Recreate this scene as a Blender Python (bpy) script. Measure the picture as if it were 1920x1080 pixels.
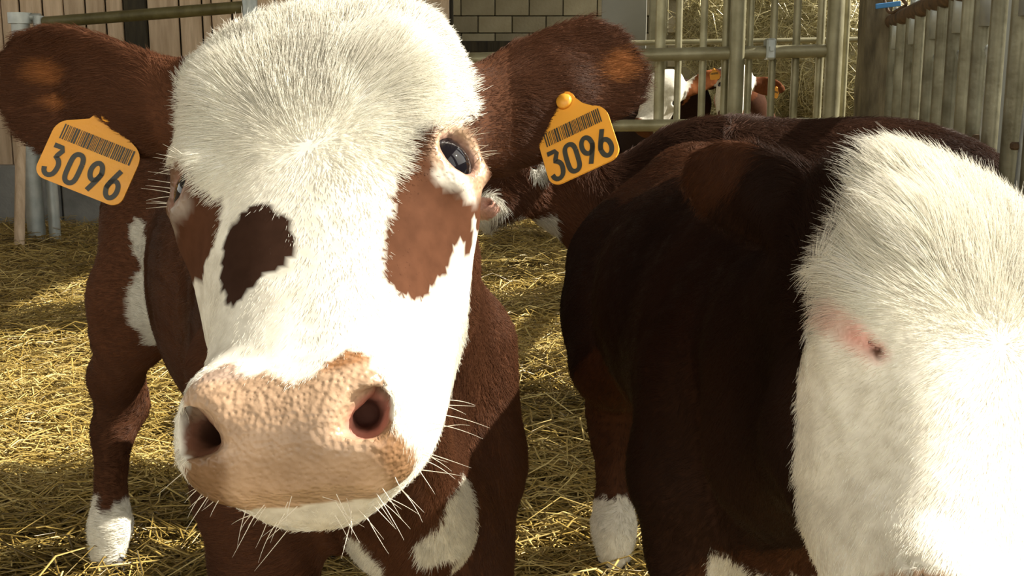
import bpy, math, random
import numpy as np
from mathutils import Vector, Matrix

rng = np.random.default_rng(7)
random.seed(7)
SC = bpy.context.scene
COL = SC.collection
for o in list(bpy.data.objects):
    bpy.data.objects.remove(o)

# ------------------------------------------------------------------ camera, sky, sun, exposure
FPX = 2050.0
PITCH = math.radians(10.3)
CAMZ = 0.90
cam_data = bpy.data.cameras.new('camera')
cam_data.sensor_width = 36.0
cam_data.lens = 36.0 * FPX / 1920.0
cam_data.clip_start = 0.05
cam = bpy.data.objects.new('camera', cam_data)
COL.objects.link(cam)
cam.location = (0, 0, CAMZ)
cam.rotation_euler = (math.pi / 2 - PITCH, 0, 0)
SC.camera = cam

SUN_EL, SUN_AZ = math.radians(38), math.radians(9)
SUN_DIR = Vector((math.cos(SUN_EL) * math.cos(SUN_AZ), math.cos(SUN_EL) * math.sin(SUN_AZ), math.sin(SUN_EL)))
sun_data = bpy.data.lights.new('sun', 'SUN')
sun_data.energy = 6.8
sun_data.angle = math.radians(0.6)
sun_data.color = (1.0, 0.93, 0.80)
sun = bpy.data.objects.new('sun', sun_data)
COL.objects.link(sun)
sun.rotation_euler = (-SUN_DIR).to_track_quat('-Z', 'Y').to_euler()
sun.location = SUN_DIR * 12

world = bpy.data.worlds.new('sky')
SC.world = world
world.use_nodes = True
wn = world.node_tree.nodes
wl = world.node_tree.links
wn.clear()
w_out = wn.new('ShaderNodeOutputWorld')
w_bg = wn.new('ShaderNodeBackground')
w_sky = wn.new('ShaderNodeTexSky')
w_sky.sky_type = 'NISHITA'
w_sky.sun_disc = False
w_sky.sun_elevation = SUN_EL
w_sky.sun_rotation = math.pi / 2 - SUN_AZ
w_sky.air_density = 1.6
w_sky.dust_density = 1.5
w_mix = wn.new('ShaderNodeMix')
w_mix.data_type = 'RGBA'
w_mix.inputs[0].default_value = 0.85
w_mix.inputs[7].default_value = (4.2, 3.9, 3.3, 1)     # thin bright cloud over the whole sky
wl.new(w_sky.outputs[0], w_mix.inputs[6])
wl.new(w_mix.outputs[2], w_bg.inputs[0])
wl.new(w_bg.outputs[0], w_out.inputs[0])
w_bg.inputs[1].default_value = 0.35

SC.view_settings.view_transform = 'Standard'
SC.view_settings.look = 'None'
SC.view_settings.gamma = 1.0
SC.view_settings.use_curve_mapping = False
SC.view_settings.exposure = 0.65

# ------------------------------------------------------------------ helpers
CAM = np.array([0, 0, CAMZ])
C_R = np.array([1.0, 0, 0])
C_F = np.array([0, math.cos(PITCH), -math.sin(PITCH)])
C_U = np.array([0, math.sin(PITCH), math.cos(PITCH)])


def cw(v):
    """a direction or offset given as (right, up, forward) of the photographer, in world axes"""
    return v[0] * C_R + v[1] * C_U + v[2] * C_F


def P(px, py, z):
    """world point seen at a pixel of the photograph, z metres in front of the photographer"""
    return CAM + cw(((px - 960) / FPX * z, (540 - py) / FPX * z, z))


def PY(px, py, y):
    d = cw(((px - 960) / FPX, (540 - py) / FPX, 1.0))
    return CAM + d * (y / d[1])


def nrm(v):
    v = np.asarray(v, float)
    return v / np.linalg.norm(v, axis=-1, keepdims=True)


def tag(o, label=None, cat=None, group=None, kind=None):
    if label: o['label'] = label
    if cat: o['category'] = cat
    if group: o['group'] = group
    if kind: o['kind'] = kind
    return o


def empty(name, loc, label=None, cat=None, group=None, kind=None):
    o = bpy.data.objects.new(name, None)
    COL.objects.link(o)
    o.location = loc
    o.empty_display_size = 0.05
    return tag(o, label, cat, group, kind)


def mesh_obj(name, verts, faces, mat, parent=None, smooth=True, base=None):
    """verts are in world space; base (or the parent's location) becomes the origin"""
    org = np.array(parent_world(parent)) if parent is not None else (np.zeros(3) if base is None else np.array(base))
    v = np.asarray(verts, float) - org
    me = bpy.data.meshes.new(name)
    if isinstance(faces, np.ndarray):
        nf, k = faces.shape
        me.vertices.add(len(v)); me.loops.add(nf * k); me.polygons.add(nf)
        me.vertices.foreach_set('co', v.astype(np.float32).ravel())
        me.loops.foreach_set('vertex_index', faces.astype(np.int32).ravel())
        me.polygons.foreach_set('loop_start', np.arange(0, nf * k, k, dtype=np.int32))
        me.update(calc_edges=True)
    else:
        me.from_pydata([tuple(p) for p in v], [], faces)
    me.validate()
    if smooth:
        me.polygons.foreach_set('use_smooth', [True] * len(me.polygons))
    me.update()
    if mat is not None:
        me.materials.append(mat)
    o = bpy.data.objects.new(name, me)
    COL.objects.link(o)
    if parent is not None:
        o.parent = parent
    elif base is not None:
        o.location = base
    return o


def parent_world(p):
    v = Vector((0, 0, 0))
    while p is not None:
        v = v + p.location
        p = p.parent
    return v


class MB:
    """collects simple solids into one mesh"""
    def __init__(self):
        self.v, self.f = [], []

    def add(self, vs, fs):
        n = len(self.v)
        self.v += [tuple(p) for p in vs]
        self.f += [tuple(i + n for i in f) for f in fs]

    def box(self, c, size, rot=None, taper=0.0, bev=0.0):
        c = np.asarray(c, float)
        h = np.asarray(size, float) / 2
        vs, fs = [], []
        if bev > 0:
            b = min(bev, h.min() * 0.9)
            for sx in (-1, 1):
                for sy in (-1, 1):
                    for sz in (-1, 1):
                        s = np.array([sx, sy, sz])
                        for k in range(3):
                            q = h - b
                            q[k] = h[k]
                            vs.append(s * q)
            idx = lambda sx, sy, sz, k: ((sx > 0) * 4 + (sy > 0) * 2 + (sz > 0)) * 3 + k
            S = (-1, 1)
            for s in S:
                r = [idx(s, -1, -1, 0), idx(s, 1, -1, 0), idx(s, 1, 1, 0), idx(s, -1, 1, 0)]
                fs.append(r if s > 0 else r[::-1])
                r = [idx(-1, s, -1, 1), idx(-1, s, 1, 1), idx(1, s, 1, 1), idx(1, s, -1, 1)]
                fs.append(r if s > 0 else r[::-1])
                r = [idx(-1, -1, s, 2), idx(1, -1, s, 2), idx(1, 1, s, 2), idx(-1, 1, s, 2)]
                fs.append(r if s > 0 else r[::-1])
            for a in S:
                for b2 in S:
                    fs.append([idx(-1, a, b2, 1), idx(1, a, b2, 1), idx(1, a, b2, 2), idx(-1, a, b2, 2)])
                    fs.append([idx(a, -1, b2, 0), idx(a, 1, b2, 0), idx(a, 1, b2, 2), idx(a, -1, b2, 2)])
                    fs.append([idx(a, b2, -1, 0), idx(a, b2, 1, 0), idx(a, b2, 1, 1), idx(a, b2, -1, 1)])
            for sx in S:
                for sy in S:
                    for sz in S:
                        fs.append([idx(sx, sy, sz, 0), idx(sx, sy, sz, 1), idx(sx, sy, sz, 2)])
        else:
            for x, y, z in ((-1, -1, -1), (1, -1, -1), (1, 1, -1), (-1, 1, -1), (-1, -1, 1), (1, -1, 1), (1, 1, 1), (-1, 1, 1)):
                vs.append(h * np.array([x, y, z]))
            fs = [(0, 3, 2, 1), (4, 5, 6, 7), (0, 1, 5, 4), (1, 2, 6, 5), (2, 3, 7, 6), (3, 0, 4, 7)]
        vs = np.array(vs)
        if rot is not None:
            vs = vs @ np.asarray(rot).T
        self.add(vs + c, fs)
        return self

    def tube(self, pts, rad, n=12, caps=True, flat=1.0):
        pts = np.asarray(pts, float)
        m = len(pts)
        rad = np.broadcast_to(np.asarray(rad, float), (m,))
        t = np.gradient(pts, axis=0)
        t = nrm(t)
        ref = np.array([0, 0, 1.0]) if abs(t[0][2]) < 0.9 else np.array([0, 1.0, 0])
        u = nrm(np.cross(ref, t[0]))
        vs = []
        for i in range(m):
            u = u - t[i] * u.dot(t[i])
            u = nrm(u)
            w = np.cross(t[i], u)
            for k in range(n):
                a = 2 * math.pi * k / n
                vs.append(pts[i] + rad[i] * (math.cos(a) * u + flat * math.sin(a) * w))
        fs = []
        for i in range(m - 1):
            for k in range(n):
                a, b = i * n + k, i * n + (k + 1) % n
                fs.append((a, b, b + n, a + n))
        if caps:
            fs.append(tuple(range(n))[::-1])
            fs.append(tuple((m - 1) * n + k for k in range(n)))
        self.add(vs, fs)
        return self

    def build(self, name, mat, parent=None, smooth=True, base=None):
        return mesh_obj(name, self.v, self.f, mat, parent, smooth, base)


def flat_shade_by_angle(o, deg=40):
    me = o.data
    try:
        me.set_sharp_from_angle(angle=math.radians(deg))
    except Exception:
        pass
    return o


# ------------------------------------------------------------------ materials
def new_mat(name):
    m = bpy.data.materials.new(name)
    m.use_nodes = True
    nt = m.node_tree
    b = nt.nodes['Principled BSDF']
    return m, nt, b


def noise_mat(name, c1, c2, scale=8, rough=0.7, bump=0.0, bscale=None, metal=0.0, detail=6, stretch=(1, 1, 1), spec=0.5, lo=0.3, hi=0.7, c3=None):
    m, nt, b = new_mat(name)
    N, L = nt.nodes, nt.links
    tc = N.new('ShaderNodeTexCoord')
    mp = N.new('ShaderNodeMapping')
    mp.inputs['Scale'].default_value = stretch
    L.new(tc.outputs['Object'], mp.inputs[0])
    ns = N.new('ShaderNodeTexNoise')
    ns.inputs['Scale'].default_value = scale
    ns.inputs['Detail'].default_value = detail
    L.new(mp.outputs[0], ns.inputs[0])
    cr = N.new('ShaderNodeValToRGB')
    cr.color_ramp.elements[0].position = lo
    cr.color_ramp.elements[1].position = hi
    cr.color_ramp.elements[0].color = (*c1, 1)
    cr.color_ramp.elements[1].color = (*c2, 1)
    if c3 is not None:
        e = cr.color_ramp.elements.new(hi + 0.08)
        e.color = (*c3, 1)
    L.new(ns.outputs['Fac'], cr.inputs[0])
    oi = N.new('ShaderNodeObjectInfo')
    hs = N.new('ShaderNodeHueSaturation')
    mr = N.new('ShaderNodeMapRange')
    mr.inputs[3].default_value = 0.82
    mr.inputs[4].default_value = 1.18
    L.new(oi.outputs['Random'], mr.inputs[0])
    L.new(mr.outputs[0], hs.inputs['Value'])
    L.new(cr.outputs[0], hs.inputs['Color'])
    L.new(hs.outputs[0], b.inputs['Base Color'])
    b.inputs['Roughness'].default_value = rough
    b.inputs['Metallic'].default_value = metal
    b.inputs['Specular IOR Level'].default_value = spec
    if bump:
        bp = N.new('ShaderNodeBump')
        bp.inputs['Strength'].default_value = bump
        bp.inputs['Distance'].default_value = 0.01
        n2 = N.new('ShaderNodeTexNoise')
        n2.inputs['Scale'].default_value = bscale or scale * 3
        n2.inputs['Detail'].default_value = 5
        L.new(mp.outputs[0], n2.inputs[0])
        L.new(n2.outputs['Fac'], bp.inputs['Height'])
        L.new(bp.outputs[0], b.inputs['Normal'])
    return m


def plain_mat(name, c, rough=0.5, spec=0.5, metal=0.0):
    m, nt, b = new_mat(name)
    b.inputs['Base Color'].default_value = (*c, 1)
    b.inputs['Roughness'].default_value = rough
    b.inputs['Specular IOR Level'].default_value = spec
    b.inputs['Metallic'].default_value = metal
    return m


def skin_mat(name):
    """cow hide under the coat: colour by attribute, wet bare skin where 'bare' says so"""
    m, nt, b = new_mat(name)
    N, L = nt.nodes, nt.links
    at = N.new('ShaderNodeAttribute'); at.attribute_name = 'col'
    ab = N.new('ShaderNodeAttribute'); ab.attribute_name = 'bare'
    tc = N.new('ShaderNodeTexCoord')
    ns = N.new('ShaderNodeTexNoise'); ns.inputs['Scale'].default_value = 90; ns.inputs['Detail'].default_value = 4
    L.new(tc.outputs['Object'], ns.inputs[0])
    vo = N.new('ShaderNodeTexVoronoi'); vo.inputs['Scale'].default_value = 330; vo.feature = 'SMOOTH_F1'
    L.new(tc.outputs['Object'], vo.inputs['Vector'])
    mx = N.new('ShaderNodeMix'); mx.data_type = 'RGBA'; mx.blend_type = 'MULTIPLY'
    mx.inputs[0].default_value = 0.5
    rp = N.new('ShaderNodeValToRGB')
    rp.color_ramp.elements[0].position = 0.3; rp.color_ramp.elements[0].color = (0.6, 0.56, 0.5, 1)
    rp.color_ramp.elements[1].position = 0.65; rp.color_ramp.elements[1].color = (1.1, 1.1, 1.1, 1)
    L.new(ns.outputs['Fac'], rp.inputs[0])
    L.new(at.outputs['Color'], mx.inputs[6]); L.new(rp.outputs[0], mx.inputs[7])
    L.new(mx.outputs[2], b.inputs['Base Color'])
    mr = N.new('ShaderNodeMapRange'); mr.inputs[3].default_value = 0.8; mr.inputs[4].default_value = 0.36
    L.new(ab.outputs['Fac'], mr.inputs[0]); L.new(mr.outputs[0], b.inputs['Roughness'])
    m2 = N.new('ShaderNodeMapRange'); m2.inputs[3].default_value = 0.06; m2.inputs[4].default_value = 0.38
    L.new(ab.outputs['Fac'], m2.inputs[0]); L.new(m2.outputs[0], b.inputs['Specular IOR Level'])
    ad = N.new('ShaderNodeMath'); ad.operation = 'ADD'
    L.new(vo.outputs['Distance'], ad.inputs[0]); L.new(ns.outputs['Fac'], ad.inputs[1])
    bp = N.new('ShaderNodeBump'); bp.inputs['Distance'].default_value = 0.002
    bs = N.new('ShaderNodeMath'); bs.operation = 'MULTIPLY'; bs.inputs[1].default_value = 0.55
    L.new(ab.outputs['Fac'], bs.inputs[0]); L.new(bs.outputs[0], bp.inputs['Strength'])
    L.new(ad.outputs[0], bp.inputs['Height']); L.new(bp.outputs[0], b.inputs['Normal'])
    return m


def fur_mat(name, rough=0.5, spec=0.14, trans=0.25):
    m = bpy.data.materials.new(name)
    m.use_nodes = True
    nt = m.node_tree; N, L = nt.nodes, nt.links
    N.clear()
    out = N.new('ShaderNodeOutputMaterial')
    at = N.new('ShaderNodeAttribute'); at.attribute_name = 'col'
    b = N.new('ShaderNodeBsdfPrincipled')
    b.inputs['Roughness'].default_value = rough
    b.inputs['Specular IOR Level'].default_value = spec
    L.new(at.outputs['Color'], b.inputs['Base Color'])
    t = N.new('ShaderNodeBsdfTranslucent')
    L.new(at.outputs['Color'], t.inputs['Color'])
    mx = N.new('ShaderNodeMixShader'); mx.inputs[0].default_value = trans
    L.new(b.outputs[0], mx.inputs[1]); L.new(t.outputs[0], mx.inputs[2])
    L.new(mx.outputs[0], out.inputs[0])
    return m


M_SKIN = skin_mat('cow_hide')
M_FUR = fur_mat('cow_coat')
M_WHISK = plain_mat('whisker_hair', (0.85, 0.8, 0.68), 0.35)
M_EYE = plain_mat('eye_black', (0.006, 0.005, 0.007), 0.03, 0.35)
M_HOOF = noise_mat('hoof_horn', (0.015, 0.012, 0.01), (0.05, 0.04, 0.03), 30, 0.55, 0.3)
M_TAG = noise_mat('tag_plastic', (0.80, 0.34, 0.03), (0.88, 0.42, 0.05), 25, 0.42, 0.1, lo=0.2, hi=0.8)
M_INK = plain_mat('tag_ink', (0.035, 0.035, 0.028), 0.5)
M_GALV = noise_mat('galvanised_tube', (0.22, 0.20, 0.11), (0.42, 0.395, 0.26), 9, 0.42, 0.12, 60, metal=0.35, lo=0.3, hi=0.75)
M_FENCE = noise_mat('weathered_fence_tube', (0.10, 0.09, 0.05), (0.27, 0.26, 0.18), 11, 0.4, 0.15, 60, metal=0.35, lo=0.3, hi=0.75)
M_GALV2 = noise_mat('galvanised_grey', (0.34, 0.38, 0.38), (0.52, 0.56, 0.55), 12, 0.45, 0.1, 60, metal=0.4)
M_OLIVE = noise_mat('mossy_tube', (0.09, 0.075, 0.02), (0.17, 0.15, 0.06), 14, 0.55, 0.2, 60, metal=0.1)
M_PLANK = noise_mat('old_plank', (0.44, 0.32, 0.21), (0.70, 0.55, 0.40), 5, 0.75, 0.35, 18, stretch=(7, 7, 0.7), lo=0.25, hi=0.7)
M_DARKWOOD = noise_mat('dark_post', (0.015, 0.012, 0.006), (0.05, 0.04, 0.02), 6, 0.8, 0.4, 20, stretch=(5, 5, 0.6))
M_POST = noise_mat('weathered_post', (0.07, 0.055, 0.03), (0.24, 0.20, 0.12), 7, 0.85, 0.6, 40, stretch=(4, 4, 0.9))
M_BLOCK = noise_mat('concrete_block', (0.30, 0.26, 0.165), (0.40, 0.355, 0.24), 6, 0.9, 0.4, 40)
M_MORTAR = noise_mat('mortar', (0.28, 0.245, 0.16), (0.36, 0.32, 0.21), 20, 0.95, 0.4)
M_CONC = noise_mat('grey_concrete', (0.18, 0.19, 0.19), (0.34, 0.35, 0.35), 5, 0.9, 0.4, 50)
M_SHEET = noise_mat('grey_sheet', (0.22, 0.22, 0.19), (0.27, 0.27, 0.23), 3, 0.6, 0.05)
M_WHITEPOST = noise_mat('pale_paint', (0.55, 0.58, 0.5), (0.75, 0.78, 0.72), 6, 0.5, 0.1)
M_BLUE = plain_mat('blue_strap', (0.05, 0.22, 0.5), 0.6)
M_RUST = noise_mat('rusty_iron', (0.05, 0.03, 0.015), (0.16, 0.09, 0.04), 20, 0.8, 0.4)
M_LEAF = noise_mat('dark_leaf', (0.01, 0.03, 0.03), (0.03, 0.08, 0.05), 3, 0.6)
M_ROOF = noise_mat('roof_sheet', (0.25, 0.23, 0.19), (0.32, 0.29, 0.24), 3, 0.8)


def straw_mat(name, dark, mid, light):
    m, nt, b = new_mat(name)
    N, L = nt.nodes, nt.links
    at = N.new('ShaderNodeAttribute'); at.attribute_name = 'tint'
    cr = N.new('ShaderNodeValToRGB')
    cr.color_ramp.elements[0].color = (*dark, 1)
    cr.color_ramp.elements[1].color = (*light, 1)
    e = cr.color_ramp.elements.new(0.5); e.color = (*mid, 1)
    L.new(at.outputs['Fac'], cr.inputs[0])
    L.new(cr.outputs[0], b.inputs['Base Color'])
    b.inputs['Roughness'].default_value = 0.3
    b.inputs['Specular IOR Level'].default_value = 0.6
    return m


M_STRAW = straw_mat('straw', (0.13, 0.085, 0.018), (0.43, 0.30, 0.075), (0.86, 0.71, 0.30))
M_HAY = straw_mat('hay', (0.24, 0.20, 0.075), (0.58, 0.50, 0.23), (0.80, 0.73, 0.45))
M_LITTER = noise_mat('trodden_litter', (0.05, 0.035, 0.012), (0.22, 0.15, 0.05), 14, 0.9, 0.8, 40)
# ------------------------------------------------------------------ implicit bodies
def axis(lo, hi, fine_lo, fine_hi, fine, coarse, grow=0.10):
    """grid lines: 'fine' spacing between fine_lo and fine_hi, growing to 'coarse' outside"""
    def run(a, b, sgn):
        out, x = [], a
        while (b - x) * sgn > 0:
            d = abs(x - a)
            x = x + sgn * min(coarse, fine + grow * d)
            out.append(x)
        return out
    n = max(2, int(math.ceil((fine_hi - fine_lo) / fine)) + 1)
    mid = list(np.linspace(fine_lo, fine_hi, n))
    return np.array(run(fine_lo, lo, -1)[::-1] + mid + run(fine_hi, hi, 1))


class Field:
    def __init__(self, xs, ys, zs):
        self.ax = (xs, ys, zs)
        self.D = np.full((len(xs), len(ys), len(zs)), 0.5, np.float32)

    def sub(self, lo, hi):
        sl = []
        for k in range(3):
            a = int(np.searchsorted(self.ax[k], lo[k])) - 1
            b = int(np.searchsorted(self.ax[k], hi[k])) + 1
            a = max(a, 0); b = min(b, len(self.ax[k]))
            if b <= a:
                return None
            sl.append(slice(a, b))
        X = self.ax[0][sl[0]][:, None, None]
        Y = self.ax[1][sl[1]][None, :, None]
        Z = self.ax[2][sl[2]][None, None, :]
        return tuple(sl), X, Y, Z

    def put(self, fn, lo, hi, k, mode='add'):
        m = k + 0.012
        r = self.sub(np.asarray(lo) - m, np.asarray(hi) + m)
        if r is None:
            return
        sl, X, Y, Z = r
        d = fn(X, Y, Z)
        A = self.D[sl]
        if mode == 'add':
            h = np.maximum(k - np.abs(A - d), 0) / k
            self.D[sl] = np.minimum(A, d) - h * h * k * 0.25
        else:
            d = -d
            h = np.maximum(k - np.abs(A - d), 0) / k
            self.D[sl] = np.maximum(A, d) + h * h * k * 0.25

    def capsule(self, a, b, ra, rb, k=0.04, mode='add'):
        a = np.asarray(a, float); b = np.asarray(b, float)
        ab = b - a; L2 = ab.dot(ab) + 1e-12
        def fn(X, Y, Z):
            t = np.clip(((X - a[0]) * ab[0] + (Y - a[1]) * ab[1] + (Z - a[2]) * ab[2]) / L2, 0, 1)
            return np.sqrt((X - a[0] - t * ab[0]) ** 2 + (Y - a[1] - t * ab[1]) ** 2 + (Z - a[2] - t * ab[2]) ** 2) - (ra + (rb - ra) * t)
        r = max(ra, rb)
        self.put(fn, np.minimum(a, b) - r, np.maximum(a, b) + r, k, mode)

    def chain(self, pts, k=0.04):
        for (a, ra), (b, rb) in zip(pts[:-1], pts[1:]):
            self.capsule(a, b, ra, rb, k)

    def ellipsoid(self, c, axes, rad, k=0.04, mode='add'):
        c = np.asarray(c, float); Mx = np.asarray(axes, float); rad = np.asarray(rad, float)
        ext = np.sqrt(((Mx * rad[:, None]) ** 2).sum(0))
        def fn(X, Y, Z):
            k0 = 0; k1 = 0
            for i in range(3):
                q = ((X - c[0]) * Mx[i, 0] + (Y - c[1]) * Mx[i, 1] + (Z - c[2]) * Mx[i, 2]) / rad[i]
                k0 = k0 + q * q
                k1 = k1 + (q / rad[i]) ** 2
            k0 = np.sqrt(k0); k1 = np.sqrt(k1)
            return k0 * (k0 - 1) / np.maximum(k1, 1e-6)
        self.put(fn, c - ext, c + ext, k, mode)

    def local(self, org, axes, fn_local, lo, hi, k, mode='add'):
        """fn_local works in the coordinates of a frame (rows of axes); lo, hi is its box there"""
        org = np.asarray(org, float); A = np.asarray(axes, float)
        cs = np.array([[lo[0] if i & 1 else hi[0], lo[1] if i & 2 else hi[1], lo[2] if i & 4 else hi[2]] for i in range(8)])
        w = cs @ A + org
        def fn(X, Y, Z):
            q = [(X - org[0]) * A[i, 0] + (Y - org[1]) * A[i, 1] + (Z - org[2]) * A[i, 2] for i in range(3)]
            return fn_local(*q)
        self.put(fn, w.min(0), w.max(0), k, mode)

    def mesh(self):
        D = self.D; xs, ys, zs = self.ax
        S = D < 0
        nx, ny, nz = D.shape
        cnt = np.zeros((nx - 1, ny - 1, nz - 1), np.int8)
        for i in (0, 1):
            for j in (0, 1):
                for l in (0, 1):
                    cnt += S[i:nx - 1 + i, j:ny - 1 + j, l:nz - 1 + l]
        I, J, K = np.nonzero((cnt > 0) & (cnt < 8))
        n = len(I)
        idx = np.full(cnt.shape, -1, np.int32)
        idx[I, J, K] = np.arange(n)
        acc = np.zeros((n, 3)); num = np.zeros(n)
        corners = [(i, j, l) for i in (0, 1) for j in (0, 1) for l in (0, 1)]
        pos = lambda c: np.stack([xs[I + c[0]], ys[J + c[1]], zs[K + c[2]]], 1)
        for a in corners:
            for ax_ in range(3):
                if a[ax_] == 0:
                    b = list(a); b[ax_] = 1
                    da = D[I + a[0], J + a[1], K + a[2]]; db = D[I + b[0], J + b[1], K + b[2]]
                    m = (da < 0) != (db < 0)
                    t = np.where(m, da / np.where(m, da - db, 1), 0)[:, None]
                    p = pos(a) * (1 - t) + pos(b) * t
                    acc += p * m[:, None]; num += m
        V = acc / num[:, None]
        quads = []
        for ax_ in range(3):
            o1, o2 = [(1, 2), (2, 0), (0, 1)][ax_]
            s0 = [slice(None)] * 3; s1 = [slice(None)] * 3
            s0[ax_] = slice(0, -1); s1[ax_] = slice(1, None)
            A, B = S[tuple(s0)], S[tuple(s1)]
            E = np.nonzero(A != B)
            E = np.stack(E, 1)
            E = E[(E[:, o1] > 0) & (E[:, o2] > 0) & (E[:, o1] < D.shape[o1] - 1) & (E[:, o2] < D.shape[o2] - 1)]
            fl = A[E[:, 0], E[:, 1], E[:, 2]]
            def g(d1, d2):
                q = E.copy(); q[:, o1] += d1; q[:, o2] += d2
                return idx[q[:, 0], q[:, 1], q[:, 2]]
            q = np.stack([g(-1, -1), g(0, -1), g(0, 0), g(-1, 0)], 1)
            q[~fl] = q[~fl][:, ::-1]
            quads.append(q)
        Q = np.concatenate(quads)
        Q = Q[(Q >= 0).all(1)]
        return V, Q


def keep_largest(V, Q):
    lab = np.arange(len(V))
    while True:
        m = lab[Q].min(1)
        new = lab.copy()
        for k in range(4):
            np.minimum.at(new, Q[:, k], m)
        new = new[new]
        if (new == lab).all():
            break
        lab = new
    u, c = np.unique(lab, return_counts=True)
    big = u[c.argmax()]
    keep = lab == big
    mp = np.cumsum(keep) - 1
    Q = Q[keep[Q].all(1)]
    return V[keep], mp[Q]


def vnormals(V, Q):
    n = np.cross(V[Q[:, 2]] - V[Q[:, 0]], V[Q[:, 3]] - V[Q[:, 1]])
    N = np.zeros_like(V)
    for k in range(4):
        np.add.at(N, Q[:, k], n)
    return N / (np.linalg.norm(N, axis=1, keepdims=True) + 1e-12)


def in_poly(pts, poly):
    poly = np.asarray(poly, float)
    x, y = pts[:, 0], pts[:, 1]
    ins = np.zeros(len(pts), bool)
    j = len(poly) - 1
    for i in range(len(poly)):
        xi, yi = poly[i]; xj, yj = poly[j]
        c = ((yi > y) != (yj > y)) & (x < (xj - xi) * (y - yi) / (yj - yi + 1e-12) + xi)
        ins ^= c
        j = i
    return ins


_NV = np.random.default_rng(3)
_NK = [( _NV.normal(size=(5, 3)), _NV.uniform(0, 6.28, 5)) for _ in range(6)]
def wob(p, freq, ch=0):
    """smooth noise around 0, about -1..1"""
    k, ph = _NK[ch]
    out = 0
    for i in range(5):
        out = out + np.sin(p @ (k[i] * freq) + ph[i])
    return out / 2.6


def hair(name, parent, roots, dirs, normals, length, cols, r_root, lift=0.35, curl=0.15, npts=4, mat=None, droop=0.0, kind='stuff', tipr=0.15):
    """strand objects: one curve per root, in world space"""
    n = len(roots)
    org = np.array(parent_world(parent)) if parent is not None else np.zeros(3)
    t = np.linspace(0, 1, npts)[None, :, None]
    L = np.broadcast_to(np.asarray(length, float), (n,))[:, None, None]
    d = dirs[:, None, :]; nn = normals[:, None, :]
    lf = np.broadcast_to(np.asarray(lift, float), (n,))[:, None, None]
    rr = np.random.default_rng(11).normal(size=(n, 1, 3)) * curl
    path = d * t + nn * (lf * (t - 0.62 * t * t) * 1.6) + rr * t * t * 0.5
    pts = roots[:, None, :] - nn * 0.0008 + path * L
    pts[:, :, 2] -= droop * (L * t * t)[:, :, 0]
    cu = bpy.data.hair_curves.new(name)
    cu.add_curves([npts] * n)
    cu.attributes['position'].data.foreach_set('vector', (pts - org).astype(np.float32).ravel())
    ra = cu.attributes.new('radius', 'FLOAT', 'POINT')
    R = np.broadcast_to(np.asarray(r_root, float), (n,))[:, None] * (1 - (1 - tipr) * np.linspace(0, 1, npts)[None, :] ** 1.5)
    ra.data.foreach_set('value', R.astype(np.float32).ravel())
    if cols is not None:
        ca = cu.attributes.new('col', 'FLOAT_COLOR', 'POINT')
        c4 = np.ones((n, npts, 4), np.float32)
        c4[:, :, :3] = cols[:, None, :]
        ca.data.foreach_set('color', c4.ravel())
    cu.materials.append(mat or M_FUR)
    o = bpy.data.objects.new(name, cu)
    COL.objects.link(o)
    if parent is not None:
        o.parent = parent
    if kind:
        o['kind'] = kind
    return o


def sample_surface(V, Q, N, dens, rng):
    """dens: hairs per m2 at each quad"""
    tri = np.concatenate([Q[:, [0, 1, 2]], Q[:, [0, 2, 3]]])
    dn = np.concatenate([dens, dens])
    a = np.linalg.norm(np.cross(V[tri[:, 1]] - V[tri[:, 0]], V[tri[:, 2]] - V[tri[:, 0]]), axis=1) / 2
    lam = a * dn
    cnt = rng.poisson(lam)
    ti = np.repeat(np.arange(len(tri)), cnt)
    u = rng.random((len(ti), 2))
    f = u.sum(1) > 1
    u[f] = 1 - u[f]
    w = np.stack([1 - u.sum(1), u[:, 0], u[:, 1]], 1)
    p = (V[tri[ti]] * w[:, :, None]).sum(1)
    n = (N[tri[ti]] * w[:, :, None]).sum(1)
    return p, nrm(n + 1e-9)


# ------------------------------------------------------------------ cattle
WHITE = np.array([0.80, 0.775, 0.69])
BROWN = np.array([0.098, 0.040, 0.020])
DBROWN = np.array([0.034, 0.016, 0.010])
TAN = np.array([0.48, 0.325, 0.215])
PINK = np.array([0.62, 0.34, 0.26])

HW_U = np.array([-0.195, -0.190, -0.180, -0.170, -0.157, -0.14, -0.12, -0.10, -0.08, -0.06, -0.02, 0.02, 0.06, 0.10, 0.12, 0.14, 0.16, 0.185, 0.205, 0.222])
HW_W = np.array([0.028, 0.040, 0.050, 0.056, 0.0585, 0.061, 0.063, 0.062, 0.063, 0.067, 0.078, 0.085, 0.087, 0.088, 0.086, 0.082, 0.075, 0.061, 0.045, 0.02])
FF_U = np.array([-0.195, -0.187, -0.175, -0.157, -0.12, -0.06, 0.0, 0.05, 0.09, 0.12, 0.15, 0.18, 0.205, 0.222])
FF_F = np.array([-0.030, -0.014, -0.005, 0.000, -0.004, -0.004, 0.004, 0.010, 0.010, 0.004, -0.008, -0.030, -0.060, -0.085])
FB_U = np.array([-0.222, -0.20, -0.17, -0.13, -0.08, -0.03, 0.02, 0.07, 0.12, 0.17, 0.222])
FB_F = np.array([-0.055, -0.080, -0.095, -0.105, -0.130, -0.165, -0.185, -0.185, -0.165, -0.145, -0.120])
FC_U = np.array([-0.222, -0.16, -0.1, 0.0, 0.1, 0.222])
FC_F = np.array([-0.045, -0.045, -0.055, -0.055, -0.055, -0.095])


def smooth_interp(u, xu, xv):
    tab = np.linspace(xu[0], xu[-1], 200)
    v = np.interp(tab, xu, xv)
    k = np.hanning(17); k /= k.sum()
    v = np.convolve(np.pad(v, 8, mode='edge'), k, 'valid')
    return np.interp(u, tab, v)


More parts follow.
